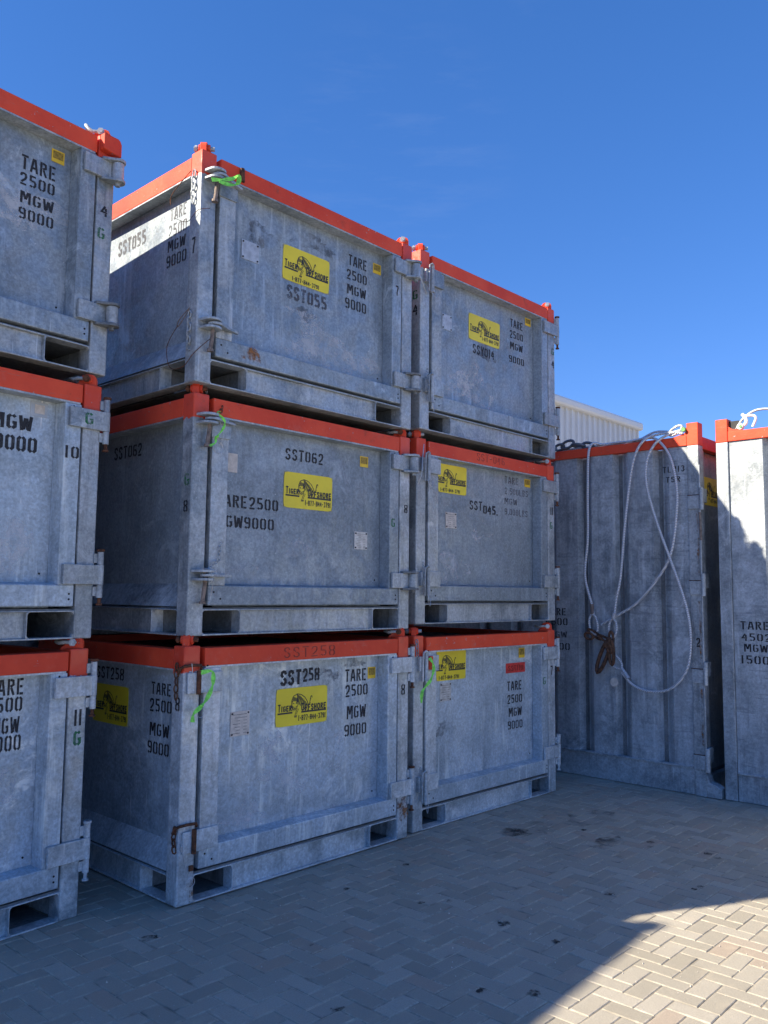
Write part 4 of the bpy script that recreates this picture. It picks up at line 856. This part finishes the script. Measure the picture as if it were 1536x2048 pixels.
def paver_mesh(kx, ky, r_, cx=0, cy=0, z=0, mb=None, yaw=0, tilt=(0, 0), ext=.0):
    """bevelled block with slightly uneven edges"""
    m = mb or MB(); j = .0018; a, b = kx * UNIT / 2 - j, ky * UNIT / 2 - j; ch = .004
    jj = [r_.uniform(-.0012, .0012) for _ in range(8)]
    c = [(-a + jj[0], -b + jj[1]), (a + jj[2], -b + jj[3]), (a + jj[4], b + jj[5]), (-a + jj[6], b + jj[7])]
    def P(u, v, w_):
        w2 = w_ + u * tilt[0] + v * tilt[1]; return (cx + u * math.cos(yaw) - v * math.sin(yaw), cy + u * math.sin(yaw) + v * math.cos(yaw), z + w2)
    o = len(m.v); m.v += [P(u, v, -TH) for u, v in c] + [P(u, v, -.0035) for u, v in c] + [P(u - math.copysign(ch, u), v - math.copysign(ch, v), 0) for u, v in c] + [P(u - math.copysign(.013, u), v - math.copysign(.013, v), .0002) for u, v in c]
    m.ed = getattr(m, 'ed', []) + [1.0] * 12 + [0.0] * 4
    for k in range(4): q = (k + 1) % 4; m.face(o + 8 + k, o + 8 + q, o + 12 + q, o + 12 + k); m.face(o + k, o + q, o + 4 + q, o + 4 + k); m.face(o + 4 + k, o + 4 + q, o + 8 + q, o + 8 + k)
    m.face(o + 12, o + 13, o + 14, o + 15); return m
def edge_attr(me, ed):
    a = me.attributes.new('edge', 'FLOAT', 'POINT'); a.data.foreach_set('value', ed)
cells = []
def proj(x, y, z=0):
    d = Vector((x, y, z)) - Vector(CP['pos']); zc = d.dot(FW)
    return (768 + CP['f'] * d.dot(RT) / zc, 1024 - CP['f'] * d.dot(UP) / zc, zc) if zc > .1 else (0, -9999, 99)
GX0, GX1, GY0, GY1 = -5.0, 8.0, -4.6, 3.2; ox, oy_ = .535, -1.886
pr = random.Random(3)
for i in range(int((GX0 - ox) / UNIT), int((GX1 - ox) / UNIT)):
    for j in range(int((GY0 - oy_) / UNIT), int((GY1 - oy_) / UNIT)):
        mo = (i - j) % 4
        if mo == 0: kx, ky, cx, cy = 2, 1, ox + (i + 1) * UNIT, oy_ + (j + .5) * UNIT
        elif mo == 2: kx, ky, cx, cy = 1, 2, ox + (i + .5) * UNIT, oy_ + j * UNIT
        else: continue
        u, v, zc = proj(cx, cy)
        vis = -40 < u < 1576 and 1500 < v < 2090 and not (cy > .02 and cx > -.1 and cx < 4.1) and not (cy > .34 and cx < -.41) and not (cx > 4.83)
        cells.append((zc if vis else 999, kx, ky, cx, cy))
cells.sort()
PM = {}
for kx, ky in ((2, 1), (1, 2)):
    for q in range(5):
        me_o = paver_mesh(kx, ky, pr); me = bpy.data.meshes.new('paver'); me.from_pydata(me_o.v, [], me_o.f); me.materials.append(PAV); me.update(); edge_attr(me, me_o.ed); PM[(kx, ky, q)] = me
rest = MB()
for n_, (zc, kx, ky, cx, cy) in enumerate(cells):
    z = pr.gauss(0, .0006) + .0004 * math.sin(cx * 1.7) * math.sin(cy * 2.1 + 1); tx, ty = pr.gauss(0, .0045), pr.gauss(0, .0045); yw = pr.gauss(0, .006)
    half = pr.random() < .0
    if n_ < 300 and zc < 900:
        o = bpy.data.objects.new('paver', PM[(kx, ky, pr.randrange(5))]); COL.objects.link(o); o.parent = yard
        o.location = (cx, cy, z); o.rotation_euler = (ty, -tx, yw)
    else: paver_mesh(kx, ky, pr, cx, cy, z, rest, yw, (tx, ty))
ro = rest.build('paver_field', PAV, yard); ro['kind'] = 'stuff'; edge_attr(ro.data, rest.ed)
# oil drips and stains
OIL = mat_blot('oil_spot', (.018, .018, .020), 1.1, 30); OILB = mat_blot('oil_smear', (.05, .042, .036), .8, 9)
spots = [(-.33, -.24, .035), (-.16, -1.47, .03), (1.5, -.4, .02), (1.04, -.92, .018), (1.18, -1.02, .018), (1.95, -1.63, .03), (3.14, -1.33, .025), (3.02, -1.38, .025), (3.27, -1.61, .02), (3.17, -1.74, .03), (3.11, -1.83, .022), (2.41, -1.27, .018), (2.66, -1.33, .02), (2.4, -1.96, .018), (2.46, -1.98, .02), (1.12, -1.44, .03), (1.29, -1.49, .02), (1.11, -1.77, .022), (.55, -2.0, .028), (.4, -1.82, .025), (3.08, -.82, .02), (3.72, -1.25, .015), (2.1, -.9, .015), (.2, -.9, .014), (.9, -.45, .016)]
for k, (sx_, sy_, r_) in enumerate(spots):
    q = random.Random(k); m = MB(); n = 16; m.v = [(sx_, sy_, .0028)] + [(sx_ + r_ * (1.3 + .4 * q.uniform(-1, 1)) * math.cos(a), sy_ + r_ * (1.0 + .4 * q.uniform(-1, 1)) * math.sin(a), .0028) for a in [2 * math.pi * i / n for i in range(n)]]
    for i in range(n): m.face(0, 1 + i, 1 + (i + 1) % n)
    m.build('oil_stain', OILD if False else OIL, yard)
for k, (sx_, sy_, r_) in enumerate([(2.85, -.52, .16), (2.64, -.46, .10), (2.9, -1.1, .12), (3.4, -.7, .2)]):
    q = random.Random(k + 50); m = MB(); n = 20; m.v = [(sx_, sy_, .0034)] + [(sx_ + r_ * (1.4 + .4 * q.uniform(-1, 1)) * math.cos(a), sy_ + r_ * (.8 + .3 * q.uniform(-1, 1)) * math.sin(a), .0034) for a in [2 * math.pi * i / n for i in range(n)]]
    for i in range(n): m.face(0, 1 + i, 1 + (i + 1) % n)
    m.build('oil_stain', OILB, yard)
# grit scattered over the paving
gr = MB(); q = random.Random(11)
for k in range(900):
    x, y = q.uniform(-2.4, 4.6), q.uniform(-3.2, -.05); s_ = q.choice([.0015, .002, .0025, .003, .0045]) * q.uniform(.7, 1.3); o = len(gr.v)
    gr.v += [(x - s_, y - s_ * .6, .001), (x + s_, y - s_ * .7, .001), (x + s_ * .5, y + s_, .001), (x, y, .001 + s_ * 1.4)]
    for f_ in ((0, 1, 3), (1, 2, 3), (2, 0, 3)): gr.face(*[o + i for i in f_])
go = gr.build('grit', simple('pale_grit', (.55, .52, .47), .8)); tag(go, 'pale grit scattered over the block paving', 'grit', kind='stuff')
